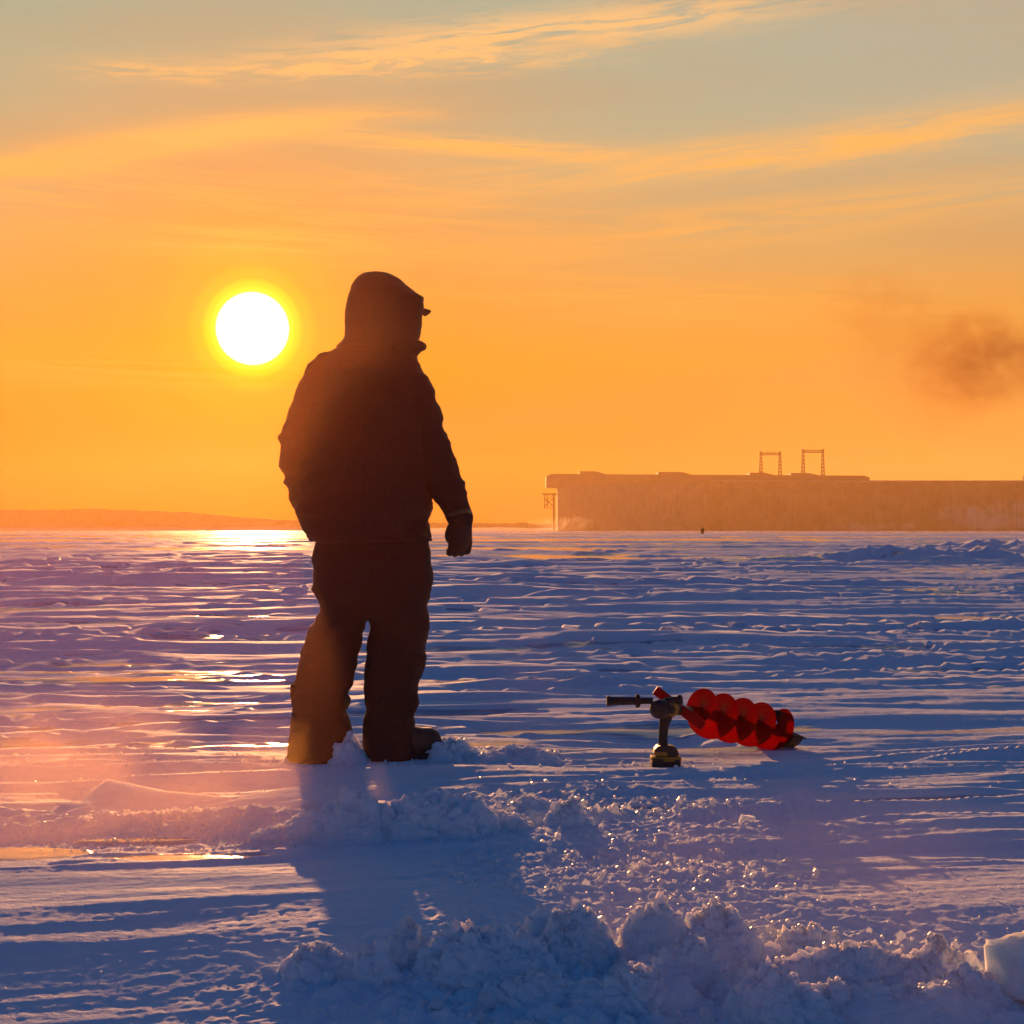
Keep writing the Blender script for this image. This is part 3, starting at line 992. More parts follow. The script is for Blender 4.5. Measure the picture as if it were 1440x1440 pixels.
    for a in range(0, 361, 20):
        rr_ = R(a)
        th_ = R(46 + 39 * math.cos(rr_))
        py = 445 - 35 * math.sin(rr_)
        rim.append(Vector((hc.x - .003 + .132 * math.cos(th_), PY + .138 * math.sin(th_), CAM_H + (745 - py) * sP)))
    add('hood_rim', tube_mesh(rim, [.008] * len(rim), 8, 2, caps=False), M['jacket'])
    # ---- cap visor
    top_, bot_ = [], []
    rows = []
    for i in range(9):
        s_ = -0.068 + 0.136 * i / 8
        rows.append([])
        for j in range(7):
            f = .070 + (.120 * (1 - (s_ / .078) ** 2) ** .5) * j / 6
            rows[-1].append(fp(f + .008, s_, .048 - .10 * (j / 6) * .22 - 8 * s_ * s_))
    bm = bmesh.new()
    vv = [[bm.verts.new(p) for p in r_] for r_ in rows]
    for i in range(8):
        for j in range(6):
            bm.faces.new((vv[i][j], vv[i + 1][j], vv[i + 1][j + 1], vv[i][j + 1]))
    bmesh.ops.solidify(bm, geom=bm.faces[:], thickness=.015)
    me = bpy.data.meshes.new('cap_visor'); bm.to_mesh(me); bm.free()
    add('cap_visor', me, M['jacket'])
    # ---- trousers
    hips = loft([(735, 446, 596, .27, .0), (762, 442, 603, .29, 0), (790, 440, 606, .30, 0), (817, 439.5, 608, .30, 0), (840, 444, 604, .28, 0), (858, 452, 600, .22, 0), (872, 462, 592, .15, 0)], 44, 4, 2.3)
    lleg = loft([(800, 441, 520, .25, 0), (830, 441, 520, .25, 0), (856, 450, 517, .24, 0), (870, 442, 513, .235, 0), (889, 434.5, 509.5, .235, 0), (905, 428, 507, .23, -.005), (920, 423.5, 502.5, .22, -.01),
                 (940, 419, 500, .21, -.01), (959, 416, 496, .20, -.01), (975, 413, 490, .20, -.01), (990, 411, 486, .20, -.01), (1002, 410, 485, .21, 0), (1014, 409, 490, .22, 0), (1030, 408, 494, .24, 0.01), (1047, 405, 496, .26, .01), (1058, 404, 497, .27, .01), (1069, 404, 497, .27, .01)], 40, 3, 2.3)
    rleg = loft([(800, 514, 607, .25, 0), (820, 514, 608, .25, 0), (846, 515, 600, .23, 0), (865, 516, 604, .235, 0), (883, 521, 607, .235, 0), (900, 519, 602, .225, 0), (912, 518, 599, .22, 0), (926, 517, 600, .22, 0),
                 (944, 515, 593.5, .21, 0), (960, 513.5, 587, .20, 0), (980, 512.5, 588.5, .20, 0), (992, 512, 588, .20, 0), (1006, 512, 580.5, .20, 0), (1020, 512, 582, .21, 0), (1040, 511, 586, .23, 0), (1056, 509, 588, .24, 0), (1069, 509, 588, .24, 0)], 40, 3, 2.3)
    tr_ = remesh('trousers', join_meshes('tr', [hips, lleg, rleg]), 0.0085, 2)
    wrinkle(tr_, 0.0085, (4, 4, 9), 23, 0.0008)
    trousers = add('trousers', tr_, M['trouser'])
    # loose gaiter strap and buckle
    add('strap', tube_mesh([pp_(414, 994, -.02), pp_(412.5, 978, -.02), pp_(412.5, 965, -.02), pp_(417, 960, -.02)], [.007, .011, .011, .008], 10, 4, .8), M['trouser'], trousers)
    add('strap', tube_mesh([pp_(484, 1000, -.03), pp_(489, 990, -.03), pp_(491, 981, -.03), pp_(486, 976, -.03)], [.007, .009, .009, .006], 8, 4, .8), M['reflect'], trousers)
    # ---- boots
    def boot(heel, toe, w):
        h_, t_ = Vector(heel), Vector(toe)
        d = (t_ - h_); L = d.length; d.normalize(); s_ = Vector((-d.y, d.x, 0))
        rows = []
        for (f, zt, ww) in ((-.02, .09, .5), (.02, .105, .85), (.15, .12, .98), (.35, .125, .95), (.55, .115, .98), (.72, .105, 1.08), (.86, .104, 1.05), (.95, .092, .9), (1.0, .062, .6)):
            ring = []
            for q in range(20):
                a = 2 * math.pi * q / 20
                ca, sa = math.cos(a), math.sin(a)
                k = (abs(ca) ** 3 + abs(sa) ** 3) ** (-1 / 3)
                c = h_ + d * (f * L)
                ring.append(tuple(c + s_ * (ww * w / 2 * ca * k) + Vector((0, 0, zt / 2 + .010 + (zt / 2) * sa * k))))
            rows.append(ring)
        up = grid_mesh('bo', np.array(rows), 20, len(rows), True, True)
        shaft = tube_mesh([h_ + d * .30 * L + Vector((0, 0, .08)), h_ + d * .28 * L + Vector((0, 0, .25))], [w * .5, w * .52], 16, 4)
        b_ = add('boot', remesh('boot', join_meshes('bt', [up, shaft]), .008, 2), M['boot'])
        bm = bmesh.new()
        ring = [(f, ww) for (f, ww) in ((-.03, .5), (.0, .85), (.15, 1.02), (.35, .97), (.55, 1.0), (.72, 1.12), (.88, 1.04), (.98, .78), (1.03, .4))]
        pts = [h_ + d * (f * L) + s_ * (ww * w / 2) for f, ww in ring] + [h_ + d * (f * L) - s_ * (ww * w / 2) for f, ww in ring[::-1]]
        lo = [bm.verts.new(p + Vector((0, 0, -.006))) for p in pts]
        hi = [bm.verts.new(p + Vector((0, 0, .022))) for p in pts]
        bm.faces.new(lo[::-1]); bm.faces.new(hi)
        for k in range(len(pts)):
            bm.faces.new((lo[k], lo[(k + 1) % len(pts)], hi[(k + 1) % len(pts)], hi[k]))
        bmesh.ops.recalc_face_normals(bm, faces=bm.faces)
        so = from_bm('sole', bm, M['sole'], None, False); so.parent = b_
    x0 = pp_(527, 1066).x
    boot((x0, PY - .05, .0), (x0 + .252, PY + .03, .0), .115)
    x0 = pp_(432, 1066).x
    boot((x0, PY - .02, .0), (x0 + .07, PY + .26, .0), .115)
    # ---- gloves with five fingers
    def glove(wrist, axis, curl_dir, side, s_=1.0):
        """axis: wrist to knuckles; curl_dir: towards the palm; side: towards the thumb"""
        wv, ax, cu, sd = Vector(wrist), Vector(axis).normalized() * s_, Vector(curl_dir).normalized() * s_, Vector(side).normalized() * s_
        zz = s_
        ms_ = [tube_mesh([wv - ax * .02, wv + ax * .03, wv + ax * .075], [.037, .043, .045], 14, 4, 0.80)]
        ms_.append(tube_mesh([wv + ax * .02 + sd * .015, wv + ax * .085 + sd * .02], [.026, .024], 12, 3))
        ms_.append(tube_mesh([wv + ax * .02 - sd * .015, wv + ax * .080 - sd * .02], [.026, .022], 12, 3))
        for k, (o_, L) in enumerate(((.031, .9), (.011, 1.0), (-.010, .95), (-.029, .78))):
            b0 = wv + ax * .085 + sd * o_
            p1 = b0 + (ax * .85 + cu * .45).normalized() * .036 * L * zz
            p2 = p1 + (ax * .25 + cu * .95).normalized() * .029 * L * zz
            p3 = p2 + (ax * -.45 + cu * .85).normalized() * .022 * L
            ms_.append(tube_mesh([b0 - ax * .01, b0, p1, p2, p3], [.0138, .0142, .0134, .0125, .011], 10, 4))
        t0 = wv + ax * .030 + sd * .034 + cu * .008
        t1 = t0 + (ax * .95 + sd * .22 + cu * .35).normalized() * .038
        t2 = t1 + (ax * .9 + cu * .5 - sd * .40).normalized() * .028
        ms_.append(tube_mesh([wv + ax * .015 + sd * .02, t0, t1, t2], [.018, .0165, .0145, .0115], 10, 4))
        g_ = remesh('glove', join_meshes('g', ms_), .0042, 1)
        return add('glove', g_, M['glove'])
    glove(pp_(649, 729), (-0.04, .10, -1), (-.22, .97, -.05), (-.97, -.22, 0), 1.13)
    glove(pp_(466, 741, .20), (.6, .75, -.1), (.7, -.6, -.2), (0, .2, 1))
person()

# ------------------------------------------------------------------ drill with ice auger
def drill():
    Yd = 6.36
    s = Yd / F
    base = P(936, 1077, Yd)
    root = empty('cordless_ice_auger', (base.x, Yd, 0.0))
    tag(root, 'cordless drill standing on its battery with a red spiral ice auger attached', 'ice auger')
    inv = Matrix.Translation(-root.location)
    bpy.context.view_layer.update()
    def Q(px, py, dy=0.0):
        return Vector(((px - 720) * s, Yd + dy, CAM_H + (745 - py) * s))
    def add(name, me, mat, parent=root, smooth=False, label=None):
        o = link_mesh(name, me, mat, None, smooth); o.parent = parent
        if parent is root: o.matrix_parent_inverse = inv
        if label: o['label'] = label
        return o
    def addbm(name, bm, mat, parent=root, smooth=False, label=None):
        me = bpy.data.meshes.new(name); bm.normal_update(); bm.to_mesh(me); bm.free()
        return add(name, me, mat, parent, smooth, label)
    yaw = Matrix.Rotation(R(35), 3, 'Z')
    # battery
    bm = bmesh.new(); box(bm, Q(936, 1073.3), (.108, .074, .020), None, .004)
    bat = addbm('battery', bm, M['black'])
    bm = bmesh.new(); box(bm, Q(936, 1066.2), (.112, .078, .019), None, .005)
    addbm('battery_casing', bm, M['yellow'], bat)
    bm = bmesh.new(); box(bm, Q(925, 1067, -.0405), (.040, .004, .011), None, .001)
    addbm('battery_latch', bm, M['black'], bat)
    bm = bmesh.new(); box(bm, Q(951, 1068.5, -.0405), (.016, .004, .012), None, .001)
    addbm('battery_latch', bm, M['black'], bat)
    # foot of the handle (dome that seats the battery)
    bm = bmesh.new()
    prof = [(919, 1062), (918.5, 1056), (921, 1050.5), (926, 1047), (946, 1047.5), (950.5, 1051), (953, 1056), (954, 1062)]
    f0 = [bm.verts.new(Q(a, b_, -.034)) for a, b_ in prof]; f1 = [bm.verts.new(Q(a, b_, .034)) for a, b_ in prof]
    bm.faces.new(f0); bm.faces.new(f1[::-1])
    for k in range(len(prof)):
        bm.faces.new((f0[k], f1[k], f1[(k + 1) % len(prof)], f0[(k + 1) % len(prof)]))
    bmesh.ops.recalc_face_normals(bm, faces=bm.faces)
    bmesh.ops.bevel(bm, geom=bm.edges[:], offset=.004, segments=2, affect='EDGES')
    addbm('handle_foot', bm, M['black'])
    bm = bmesh.new(); box(bm, Q(928.5, 1058.6, -.0355), (.046, .003, .014), None, .001)
    addbm('label_plate', bm, M['yellow'])
    # grip
    g_ = join_meshes('g', [tube_mesh([Q(932.5, 1052), Q(932.5, 1038), Q(933.5, 1022), Q(935.5, 1006)], [.0185, .0170, .0178, .021], 18, 5),
                           tube_mesh([Q(938, 1018), Q(941, 1010)], [.010, .012], 10, 3)])
    add('grip', remesh('grip', g_, .0035, 2), M['grip'], smooth=True)
    # motor housing: drum along the drill axis, seen three-quarter from behind
    ax0 = Q(921, 996, -.045); ax1 = Q(948, 998, .055)
    m4 = frame_to(ax0, ax1)
    L = (ax1 - ax0).length
    bm = bmesh.new()
    lathe(bm, [(-.004, .012), (0, .022), (.010, .0335), (.030, .0365), (L * .55, .037), (L * .62, .034)], m4, 28)
    addbm('motor_housing', bm, M['black'], smooth=True)
    bm = bmesh.new()
    lathe(bm, [(L * .60, .030), (L * .62, .0355), (L * .80, .0365), (L * .95, .033), (L, .028)], m4, 10)
    gb = addbm('gearbox', bm, M['yellow'])
    # yellow hexagon cover on the near side
    hexm = frame_to(Q(944, 997, -.010), Q(941, 996, -.045))
    bm = bmesh.new(); lathe(bm, [(0, .028), (.010, .029), (.018, .023)], hexm, 6)
    addbm('gear_cover', bm, M['yellow'], gb)
    bm = bmesh.new(); lathe(bm, [(.012, .021), (.0195, .018)], hexm, 6)
    addbm('cover_badge', bm, M['black'], gb)
    # chuck
    ch0, ch1 = Q(950, 999, .06), Q(969, 1004, .10)
    bm = bmesh.new()
    mc = frame_to(ch0, ch1)
    lathe(bm, [(-.02, .026), (.0, .026), (.012, .024), (.025, .022), (.045, .019), (.056, .013), (.062, .010)], mc, 20)
    addbm('chuck', bm, M['black'], smooth=False)
    # side handle reaching left, with its flange and end knob
    hd = []
    bm = bmesh.new()
    mh = frame_to(Q(918, 985.5), Q(853, 986))
    LL = (Q(853, 986) - Q(918, 985.5)).length
    lathe(bm, [(0, .012), (LL * .26, .0122), (LL * .265, .0135), (LL * .29, .024), (LL * .33, .0265), (LL * .37, .024), (LL * .385, .0145), (LL * .42, .0145), (LL * .9, .0158), (LL * .93, .0195), (LL * .975, .0195), (LL, .0165)], mh, 24)
    addbm('side_handle', bm, M['grip'], smooth=False)
    bm = bmesh.new()
    mh = frame_to(Q(935, 986), Q(960, 984))
    lathe(bm, [(0, .014), (.045, .014), (.047, .018), (.060, .020), (.066, .015)], mh, 16)
    addbm('handle_clamp', bm, M['black'])
    # red stopper plate crossing behind the drill
    a, b_ = Q(924, 973, .085), Q(991, 1024, .045)
    m4 = frame_to(a, b_, (0, 1, 0)); LP = (b_ - a).length
    bm = bmesh.new()
    box(bm, (0, 0, 0), (.010, .036, LP), None, .003)
    bmesh.ops.transform(bm, matrix=m4 @ Matrix.Translation((0, 0, LP / 2)) @ Matrix.Rotation(R(90), 4, 'Z'), verts=bm.verts)
    bm2 = bmesh.new()
    addbm('stopper_bar', bm, M['red'])
    # auger screw
    A0 = Q(966, 1001, .10); 
    A1 = P(1101, 1027, 7.05)
    m4 = frame_to(A0, A1); LA = (A1 - A0).length
    bm = bmesh.new(); lathe(bm, [(-.01, .013), (LA * .97, .013), (LA, .009)], m4, 14)
    sh = addbm('shaft', bm, M['steel'])
    turns = 4.4; n = 260
    bm = bmesh.new()
    prev = None
    for k in range(n + 1):
        t_ = k / n
        a = -2 * math.pi * turns * t_ + 0.6
        z = LA * (.09 + .86 * t_)
        ro = .094 * min(1, .55 + 9 * t_, .75 + 9 * (1 - t_))
        ring = [bm.verts.new(m4 @ Vector((r_ * math.cos(a), r_ * math.sin(a), z + .004 * (r_ / .088)))) for r_ in (.012, .035, .062, ro)]
        if prev:
            for j in range(3):
                bm.faces.new((prev[j], prev[j + 1], ring[j + 1], ring[j]))
        prev = ring
    bmesh.ops.solidify(bm, geom=bm.faces[:], thickness=.0035)
    addbm('spiral_flight', bm, M['red'], smooth=True)
    bm = bmesh.new(); lathe(bm, [(LA * .06, .020), (LA * .92, .020)], m4, 14)
    addbm('screw_tube', bm, M['red'], smooth=False)
    # cutting head: curved black blade guards with pointed teeth and a centre spike
    bm = bmesh.new()
    for ph in (0.2, math.pi + 0.2):
        prev = None
        for k in range(13):
            a = ph + 1.9 * k / 12
            ro = .086 - .012 * (k / 12)
            z0 = LA * .93 + .010 * k / 12
            ring = [bm.verts.new(m4 @ Vector((r_ * math.cos(a), r_ * math.sin(a), z_))) for r_, z_ in ((ro * .45, z0), (ro, z0 - .005), (ro + .004, z0 + .078 * (1 - k / 16)), (ro * .80, z0 + .086 * (1 - k / 16)))]
            if prev:
                for j in range(3):
                    bm.faces.new((prev[j], prev[j + 1], ring[j + 1], ring[j]))
            prev = ring
    bmesh.ops.solidify(bm, geom=bm.faces[:], thickness=.004)
    addbm('cutting_head', bm, M['blade'], smooth=False)
    for sg in (0.1, math.pi + .1):
        bm = bmesh.new()
        c, d = math.cos(sg), math.sin(sg)
        pts = [(.01, .0, LA * .97), (.078, .0, LA * .95), (.090, .012, LA + .045), (.060, .010, LA + .022), (.03, .010, LA + .050)]
        f0 = [bm.verts.new(m4 @ Vector((x * c - y * d, x * d + y * c, z))) for x, y, z in pts]
        f1 = [bm.verts.new(m4 @ Vector((x * c - (y + .006) * d, x * d + (y + .006) * c, z))) for x, y, z in pts]
        bm.faces.new(f0); bm.faces.new(f1[::-1])
        for k in range(5):
            bm.faces.new((f0[k], f1[k], f1[(k + 1) % 5], f0[(k + 1) % 5]))
        bmesh.ops.recalc_face_normals(bm, faces=bm.faces)
        addbm('blade', bm, M['blade'])
    bm = bmesh.new(); lathe(bm, [(LA * .98, .012), (LA + .03, .010), (LA + .06, .001)], m4, 10)
    addbm('spike', bm, M['blade'])
drill()

# ------------------------------------------------------------------ slush mounds and chunks
CRUMBS = []
MG = 'mounds of drilled slush and broken snow'
def mound(px, base, w, h, seed, lean=0.0, depth=1.0, peak=1.0, crumb=1.0, label=None, name='slush_mound', mat=None, nr=None):
    """px, base: image place of its foot; w, h in photograph pixels; lean shifts the crest sideways (-1..1)"""
    Y0 = ground_Y(base, px)
    if base > 1340: h *= 0.84
    s = Y0 / F
    X0 = (px - 720) * s
    rx = w / 2 * s; ry = rx * depth; H = h * s
    Y0 = Y0 + ry * 0.75
    seg = int(min(150, max(64, w * 0.9))); nr = int(seg * 0.42)
    a = np.linspace(0, 2 * np.pi, seg, endpoint=False)
    q = np.linspace(0, 1, nr) ** 0.9
    Aq, Qq = np.meshgrid(a, q)
    out_r = 1.12 + 0.16 * fbm2(np.cos(Aq) * 1.6 + seed, np.sin(Aq) * 1.6, 3, seed)
    x = np.cos(Aq) * Qq * out_r; y = np.sin(Aq) * Qq * out_r
    prof = (1 - Qq ** (3.4 - 1.3 * peak)) ** (0.35 + 0.85 * peak)
    big = 1 + 0.42 * fbm2(x * 1.5 + seed * 3.1, y * 1.5, 4, seed + 4, .55)
    z = prof * big
    X = x * rx + lean * rx * 0.55 * prof
    Yv = y * ry
    Z = z * H - 0.012 * Qq ** 4
    V = np.stack([X, Yv, Z], -1).reshape(-1, 3)
    V[:, 0] += 0.0
    p = V / 0.042 + seed
    amp = 0.0046 * crumb * np.clip(H / 0.07, 0.5, 1.25)
    dirs = V - np.array([0, 0, -0.3 * H]); dirs /= (np.linalg.norm(dirs, axis=1)[:, None] + 1e-6)
    nse = fbm3(p, 3, seed, .55) + 0.55 * np.abs(fbm3(V / 0.012 + 3, 2, seed + 8)) 
    e1, c1 = worley(V / 0.030 + seed * 1.7, seed)
    e2, c2 = worley(V / 0.013 + seed * 2.9, seed + 5)
    lump_ = 0.0062 * (np.minimum(e1, .30) / .30 - .6) + 0.0060 * c1 + 0.0022 * (np.minimum(e2, .35) / .35) + 0.0022 * c2
    V = V + dirs * (amp * nse + lump_ * np.clip(H / 0.06, .4, 1.1) * sstep(1.0 - Qq.ravel(), 0.0, 0.12))[:, None]
    zb_ = ground_z(X0, Y0) - 0.012
    rs = np.random.RandomState(seed)
    up_ = np.where(Z.ravel() > 0.45 * Z.max())[0]
    for k in rs.choice(up_, min(len(up_), int(30 + w * 0.7)), False):
        CRUMBS.append((V[k, 0] + X0, V[k, 1] + Y0, V[k, 2] + zb_, 0.0018 + 0.0050 * rs.rand() ** 2))
    me = grid_mesh(name, V.reshape(nr, seg, 3), seg, nr, True, False)
    o = link_mesh(name, me, mat or M_snow)
    o.location = (X0, Y0, zb_)
    tag(o, label, 'snow mound', MG)
    return o

mlist = [
    # px, base, w, h, lean, depth, peak, label
    (418, 1184, 150, 34, 0.1, .7, .8, 'low tail of the hole rim sloping down to the crusty snow on the left'),
    (500, 1187, 190, 56, 0.1, .6, .7, 'broad pink lit slush mound just behind the hole in front of the left boot'),
    (612, 1186, 185, 54, 0.2, .6, .65, 'broad blue shaded slush mound below the right boot'),
    (800, 1172, 75, 36, 0.1, .8, .9, 'small golden rimmed snow lump at the right end of the hole rim'),
    (705, 1176, 120, 26, -0.3, .7, .9, 'low golden edged slush bank right of the broad shaded mound'),
    (745, 1152, 130, 16, 0.0, .8, .9, 'thin lumpy slush ledge behind the small golden rimmed lump'),
    (450, 1388, 130, 44, -0.1, .6, .8, 'low misty slush mound at the left end of the foreground heap'),
    (522, 1398, 90, 62, 0.0, .8, 1.0, 'rounded slush mound left of the sharp foreground peak'),
    (572, 1376, 90, 60, 0.1, .8, .9, 'rounded slush mound standing behind the others left of the sharp peak'),
    (700, 1405, 230, 90, -0.45, .55, 1.0, 'largest foreground slush peak with a glittering crest and long right slope'),
    (620, 1402, 80, 40, 0.1, .8, .9, 'small slush lump at the left foot of the largest peak'),
    (790, 1372, 165, 76, 0.25, .6, 1.0, 'greenish slush peak behind and right of the largest peak'),
    (790, 1384, 100, 78, 0.0, .6, 1.0, 'greenish slush knob in front of the greenish peak'),
    (740, 1430, 150, 48, 0.1, .5, .8, 'low slush mound in front of the largest peak near the lower edge'),
    (925, 1372, 150, 90, 0.0, .7, 1.25, 'pointed grey pink slush peak with a lit right edge'),
    (1012, 1372, 170, 74, 0.1, .6, .7, 'wide blunt slush mound with a bright crumbly top right of the pointed peak'),
    (958, 1408, 170, 66, 0.1, .6, .9, 'rounded slush mound in front of the pointed grey pink peak'),
    (890, 1440, 190, 56, 0.1, .6, .8, 'blue shaded slush mound at the lower edge below the pointed peak'),
    (1048, 1425, 110, 46, 0.0, .7, .9, 'small slush mound with bright crumbs between the blunt mound and lower edge'),
    (1130, 1352, 95, 48, 0.1, .7, .75, 'isolated small lump with a glowing ragged crest'),
    (1110, 1462, 160, 70, -0.35, .7, .9, 'dark blue slush mound with a bright crest at the lower edge'),
    (1200, 1395, 220, 58, 0.1, .4, .7, 'long low slush bank on the left of the brown hollow'),
    (1325, 1392, 130, 52, 0.0, .5, 1.1, 'peaked slush bank rising right of the brown hollow'),
    (1390, 1425, 120, 50, -0.4, .6, .9, 'slush slope falling to the ice block on the right edge'),
    (1290, 1452, 260, 34, 0.0, .5, .8, 'low crumbly slush rim in front of the brown hollow'),
    (1180, 1445, 130, 40, -0.1, .6, .9, 'crumb covered slush bank right of the dark blue mound'),
    (640, 1070, 110, 30, -0.3, .8, .9, 'heaped snow just right of the right boot toe'),
    (486, 1072, 60, 34, 0.0, .8, .9, 'small snow heap between the two boots'),
    (720, 1075, 150, 20, 0.1, .8, .9, 'low snow ridge trailing right from the boot toe'),
]
for i, (px, base, w, h, lean, dep, pk, lab) in enumerate(mlist):
    mound(px, base, w, h, 31 + i * 7, lean, dep, pk, 1.0, lab)

# broken ice block at the right edge
def chunk(name, pts_c, dims, rotz, tilt, seed, label, cat, mat):
    bm = bmesh.new()
    bmesh.ops.create_cube(bm, size=1, matrix=Matrix.Diagonal((*dims, 1)))
    rs = random.Random(seed)
    for v in bm.verts:
        v.co += Vector([rs.uniform(-.13, .13) * d for d in dims])
    bmesh.ops.bevel(bm, geom=bm.edges[:], offset=min(dims) * .06, segments=2, affect='EDGES')
    bmesh.ops.triangulate(bm, faces=bm.faces[:])
    bmesh.ops.subdivide_edges(bm, edges=bm.edges[:], cuts=3, use_grid_fill=True)
    me = bpy.data.meshes.new(name); bm.to_mesh(me); bm.free()
    n = len(me.vertices); co = np.empty(n * 3, np.float32); me.vertices.foreach_get('co', co); co = co.reshape(-1, 3).astype(float)
    mx = max(dims)
    co += (fbm3(co / mx * 5 + seed, 3, seed) * mx * .045)[:, None] * np.array([1, 1, 1])
    me.vertices.foreach_set('co', co.astype(np.float32).ravel())
    o = link_mesh(name, me, mat, smooth=False)
    o.location = pts_c; o.rotation_euler = (R(tilt), R(tilt * .6), R(rotz))
    tag(o, label, cat)
    return o
Yb = 3.35
c = P(1452, 1352, Yb)
chunk('ice_block', (c.x, c.y, c.z - .01), (.135, .11, .13), 24, -8, 5, 'pale cloudy ice block with a sunlit top at the right edge', 'ice block', M['ice'])
c = P(1050, 1160, 5.05)
chunk('ice_shard', (c.x, c.y, .02), (.055, .016, .030), 32, 20, 9, 'small glassy ice shard lying on lit snow right of the hole', 'ice shard', M['ice'])
c = P(1195, 779, 58)
# flat pressed-up snow plates on the left
for (px, py, w_, d_, h_, rz, lab, sd) in ((345, 1140, .95, .20, .034, -3, 'long flat snow plate with a sloping top on the left, behind the crusty patch', 3),
                                  (150, 1146, .36, .18, .030, 4, 'short flat snow plate left of the long one', 8)):
    Y0 = ground_Y(py); X0 = (px - 720) / F * Y0
    chunk('snow_plate', (X0, Y0 + .08, -.005), (w_, d_, h_), rz, 1.5, sd, lab, 'snow plate', M_snow)

M_crumb, t, b = new_mat('icy_crumbs')
geo_ = t.n.new('ShaderNodeNewGeometry')
t.l.new(t.mix(t.smooth(t.noise(geo_.outputs['Position'], 40), .35, .65), (0.78, 0.84, 0.91), (0.86, 0.89, 0.93)), b.inputs['Base Color'])
b.inputs['Roughness'].default_value = 0.35
tr = t.n.new('ShaderNodeBsdfTranslucent'); tr.inputs[0].default_value = (0.9, 0.92, 0.95, 1)
ms = t.n.new('ShaderNodeMixShader'); ms.inputs[0].default_value = 0.5
t.l.new(b.outputs[0], ms.inputs[1]); t.l.new(tr.outputs[0], ms.inputs[2])
t.l.new(ms.outputs[0], M_crumb.node_tree.nodes['Material Output'].inputs[0])

# ------------------------------------------------------------------ loose crumbs of snow and ice
def crumbs():
    rs = np.random.RandomState(3)
    ico = bmesh.new(); bmesh.ops.create_icosphere(ico, subdivisions=1, radius=1)
    bv = np.array([v.co[:] for v in ico.verts]); bf = np.array([[v.index for v in f.verts] for f in ico.faces]); ico.free()
    pts, sz = [], []
    def scatter(px, py, rx, ry, n, s0, s1):
        Y0 = ground_Y(py, px); X0 = (px - 720) / F * Y0
        for _ in range(n):
            a = rs.rand() * 6.283; r_ = rs.rand() ** .7
            pts.append((X0 + rx * r_ * math.cos(a), Y0 + ry * r_ * math.sin(a)))
            sz.append(s0 + (s1 - s0) * rs.rand() ** 3)
    scatter(700, 1400, .42, .30, 500, .0025, .008)
    scatter(960, 1385, .50, .45, 900, .0025, .010)
    scatter(960, 1385, .55, .40, 130, .006, .020)
    scatter(700, 1395, .42, .28, 70, .006, .017)
    scatter(800, 1150, .45, .25, 90, .005, .016)
    scatter(600, 1180, .40, .12, 50, .005, .014)
    scatter(1270, 1400, .40, .35, 500, .0025, .008)
    scatter(880, 1225, .50, .45, 1000, .002, .009)
    scatter(250, 1165, .62, .35, 1300, .002, .007)
    scatter(800, 1140, .55, .35, 700, .0025, .010)
    scatter(540, 1180, .50, .20, 400, .0025, .008)
    scatter(620, 1065, .55, .30, 500, .0025, .011)
    scatter(960, 1070, .7, .5, 120, .002, .007)
    scatter(200, 1380, .6, .4, 120, .001, .0028)
    scatter(1150, 1270, .7, .5, 200, .002, .006)
    scatter(300, 1080, 1.3, .6, 220, .003, .010)
    scatter(1000, 1100, 1.3, .6, 220, .003, .009)
    pts = np.array(pts); sz = np.array(sz)
    gz = terrain(pts[:, 0], pts[:, 1])[0] + sz * .35
    cm = np.array(CRUMBS)
    pts = np.concatenate([pts, cm[:, :2]]); gz = np.concatenate([gz, cm[:, 2]]); sz = np.concatenate([sz, cm[:, 3]])
    n = len(pts)
    sc = sz[:, None, None] * (0.7 + 0.6 * rs.rand(n, 1, 3)) * (0.75 + 0.5 * rs.rand(n, len(bv), 1))
    V = bv[None] * sc
    V[:, :, 0] += pts[:, 0:1]; V[:, :, 1] += pts[:, 1:2]; V[:, :, 2] += gz[:, None]
    Fc = (bf[None] + (np.arange(n) * len(bv))[:, None, None]).reshape(-1, 3)
    me = bpy.data.meshes.new('snow_crumbs')
    me.vertices.add(n * len(bv)); me.vertices.foreach_set('co', V.astype(np.float32).ravel())
    me.loops.add(len(Fc) * 3); me.loops.foreach_set('vertex_index', Fc.astype(np.int32).ravel())
    me.polygons.add(len(Fc)); me.polygons.foreach_set('loop_start', (np.arange(len(Fc)) * 3).astype(np.int32))
    me.update(calc_edges=True)
    tag(link_mesh('snow_crumbs', me, M_crumb, smooth=False), 'loose crumbs of snow and ice scattered round the holes', kind='stuff')
crumbs()

# ------------------------------------------------------------------ air: haze, steam and smoke
def vol_mat(name, density, color, aniso, field=None):
    m = bpy.data.materials.new(name); m.use_nodes = True
    t = NT(m.node_tree); t.n.clear()
    o = t.n.new('ShaderNodeOutputMaterial'); v = t.n.new('ShaderNodeVolumePrincipled')
    v.inputs['Color'].default_value = (*color, 1)
    v.inputs['Anisotropy'].default_value = aniso
    v.inputs['Density'].default_value = density
    if field: t._set(v.inputs['Density'], field(t))
    t.l.new(v.outputs[0], o.inputs['Volume'])
    return m

def vol_box(name, lo, hi, mat, label, ico=False):
    bm = bmesh.new()
    c = [(a + b_) / 2 for a, b_ in zip(lo, hi)]; d = [b_ - a for a, b_ in zip(lo, hi)]
    if ico:
        bmesh.ops.create_icosphere(bm, subdivisions=3, radius=0.5, matrix=Matrix.Diagonal((*d, 1)))
    else:
        box(bm, (0, 0, 0), d)
    o = from_bm(name, bm, mat)
    o.location = c
    tag(o, label, kind='stuff')
    return o

HAZE = vol_mat('haze_air', 0.00015, (0.95, 0.58, 0.20), 0.5)
vol_box('haze', (-1860, -1860, -1.8), (1860, 1860, 72), HAZE, 'warm frosty haze over the ice')

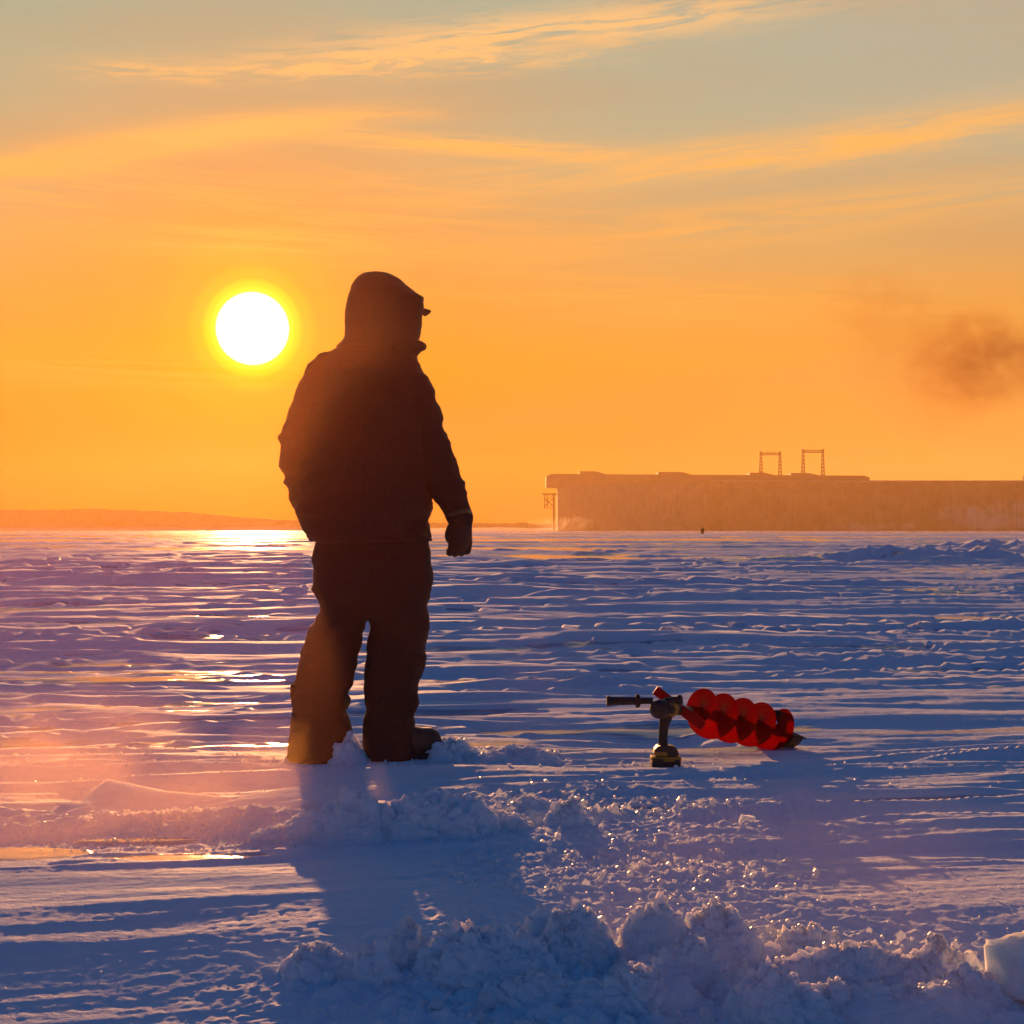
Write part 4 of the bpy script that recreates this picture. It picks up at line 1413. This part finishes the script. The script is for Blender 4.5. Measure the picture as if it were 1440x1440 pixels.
def puff_field(scale, dens, lo, hi, stretch=(1, 1, 1), fall=2.0):
    def f(t):
        tcn = t.n.new('ShaderNodeTexCoord')
        ob = tcn.outputs['Object']
        gen = tcn.outputs['Generated']
        r = t.math('MULTIPLY', t.vmath('LENGTH', t.vmath('SUBTRACT', gen, (.5, .5, .5))), 2.0)
        edge = t.math('POWER', t.math('SUBTRACT', 1.0, t.math('MINIMUM', r, 1.0)), fall * .5)
        n = t.noise(t.vmath('MULTIPLY', ob, stretch), scale, 4, 0.6, 0.5)
        return t.math('MULTIPLY', t.math('MULTIPLY', edge, t.smooth(n, lo, hi)), dens)
    return f

# steam drifting from the auger holes between the camera and the angler
vol_box('steam', (-3.4, 2.6, -0.5), (0.35, 6.5, 2.1), vol_mat('steam_air', 0.01, (1.0, 0.46, 0.22), 0.76, puff_field(0.9, 0.019, 0.30, 0.75, (1, 1, 1.3), 1.6)),  # reddened to imitate the lens flare's veil over the angler
        'thin steam rising from the fishing holes before the angler', True)
vol_box('steam', (-0.3, 2.6, -0.5), (1.7, 4.6, 0.36), vol_mat('steam_air', 0.01, (1.0, 0.66, 0.55), 0.65, puff_field(1.8, 0.100, 0.32, 0.72, (1, 1, 1.5), 1.4)),
        'thin pink lit steam hanging over the foreground slush heap', True)
vol_box('steam', (-2.9, 4.0, -0.5), (-0.25, 6.35, 0.42), vol_mat('steam_air', 0.01, (1.0, 0.64, 0.26), 0.78, puff_field(2.2, 0.26, 0.40, 0.68, (1, 1, 1.8), 1.3)),
        'golden sunlit steam lying low over the snow left of the boots', True)
# added veil in the near air, imitating lens flare towards the sun
vol_box('flare_veil', (-3.2, -1.6, -0.9), (3.2, 5.9, 2.9), vol_mat('flare_veil_air', 0.00045, (1.0, 0.26, 0.06), 0.87),
        'thin added veil of red mist imitating lens flare', True)
# smoke in the sky at the right
def smoke(px, py, w, h, dens, seed, lab):
    Ys = 1650.0; k = Ys / F
    c = P(px, py, Ys)
    m = vol_mat('smoke_air', 0.02, (0.42, 0.20, 0.07), 0.2, puff_field(5.5 / (w * k), dens, 0.36, 0.70, (1, 1, 1.3), 1.6))
    vol_box('smoke', (c.x - w * k / 2, c.y - w * k / 2, c.z - h * k / 2), (c.x + w * k / 2, c.y + w * k / 2, c.z + h * k / 2), m, lab, True)
smoke(1378, 508, 230, 160, 0.034, 1, 'dark brown smoke cloud drifting at the right edge of the sky')
smoke(1235, 440, 190, 150, 0.009, 2, 'faint brown smoke wisp left of the dark cloud')
smoke(1335, 525, 300, 240, 0.007, 3, 'wide thin brown veil of smoke around the dark cloud')
# steam rising from open water before the dam
def far_steam(px, py, w, h, dens, lab, Ys=1150.0):
    k = Ys / F; c = P(px, py, Ys)
    m = vol_mat('river_steam', 0.02, (1, .95, .9), 0.6, puff_field(5.0 / (w * k), dens, 0.44, 0.66, (1, 1, 1), 1.2))
    vol_box('river_steam', (c.x - w * k / 2, c.y - 12, max(c.z - h * k / 2, -.5)), (c.x + w * k / 2, c.y + 12, c.z + h * k / 2), m, lab, True)
far_steam(1398, 726, 170, 50, 0.12, 'bright steam rolling off open water before the dam at the right')
far_steam(1230, 741, 150, 16, 0.05, 'low steam line at the foot of the dam')
far_steam(790, 737, 110, 26, 0.014, 'pale steam at the left foot of the power station')
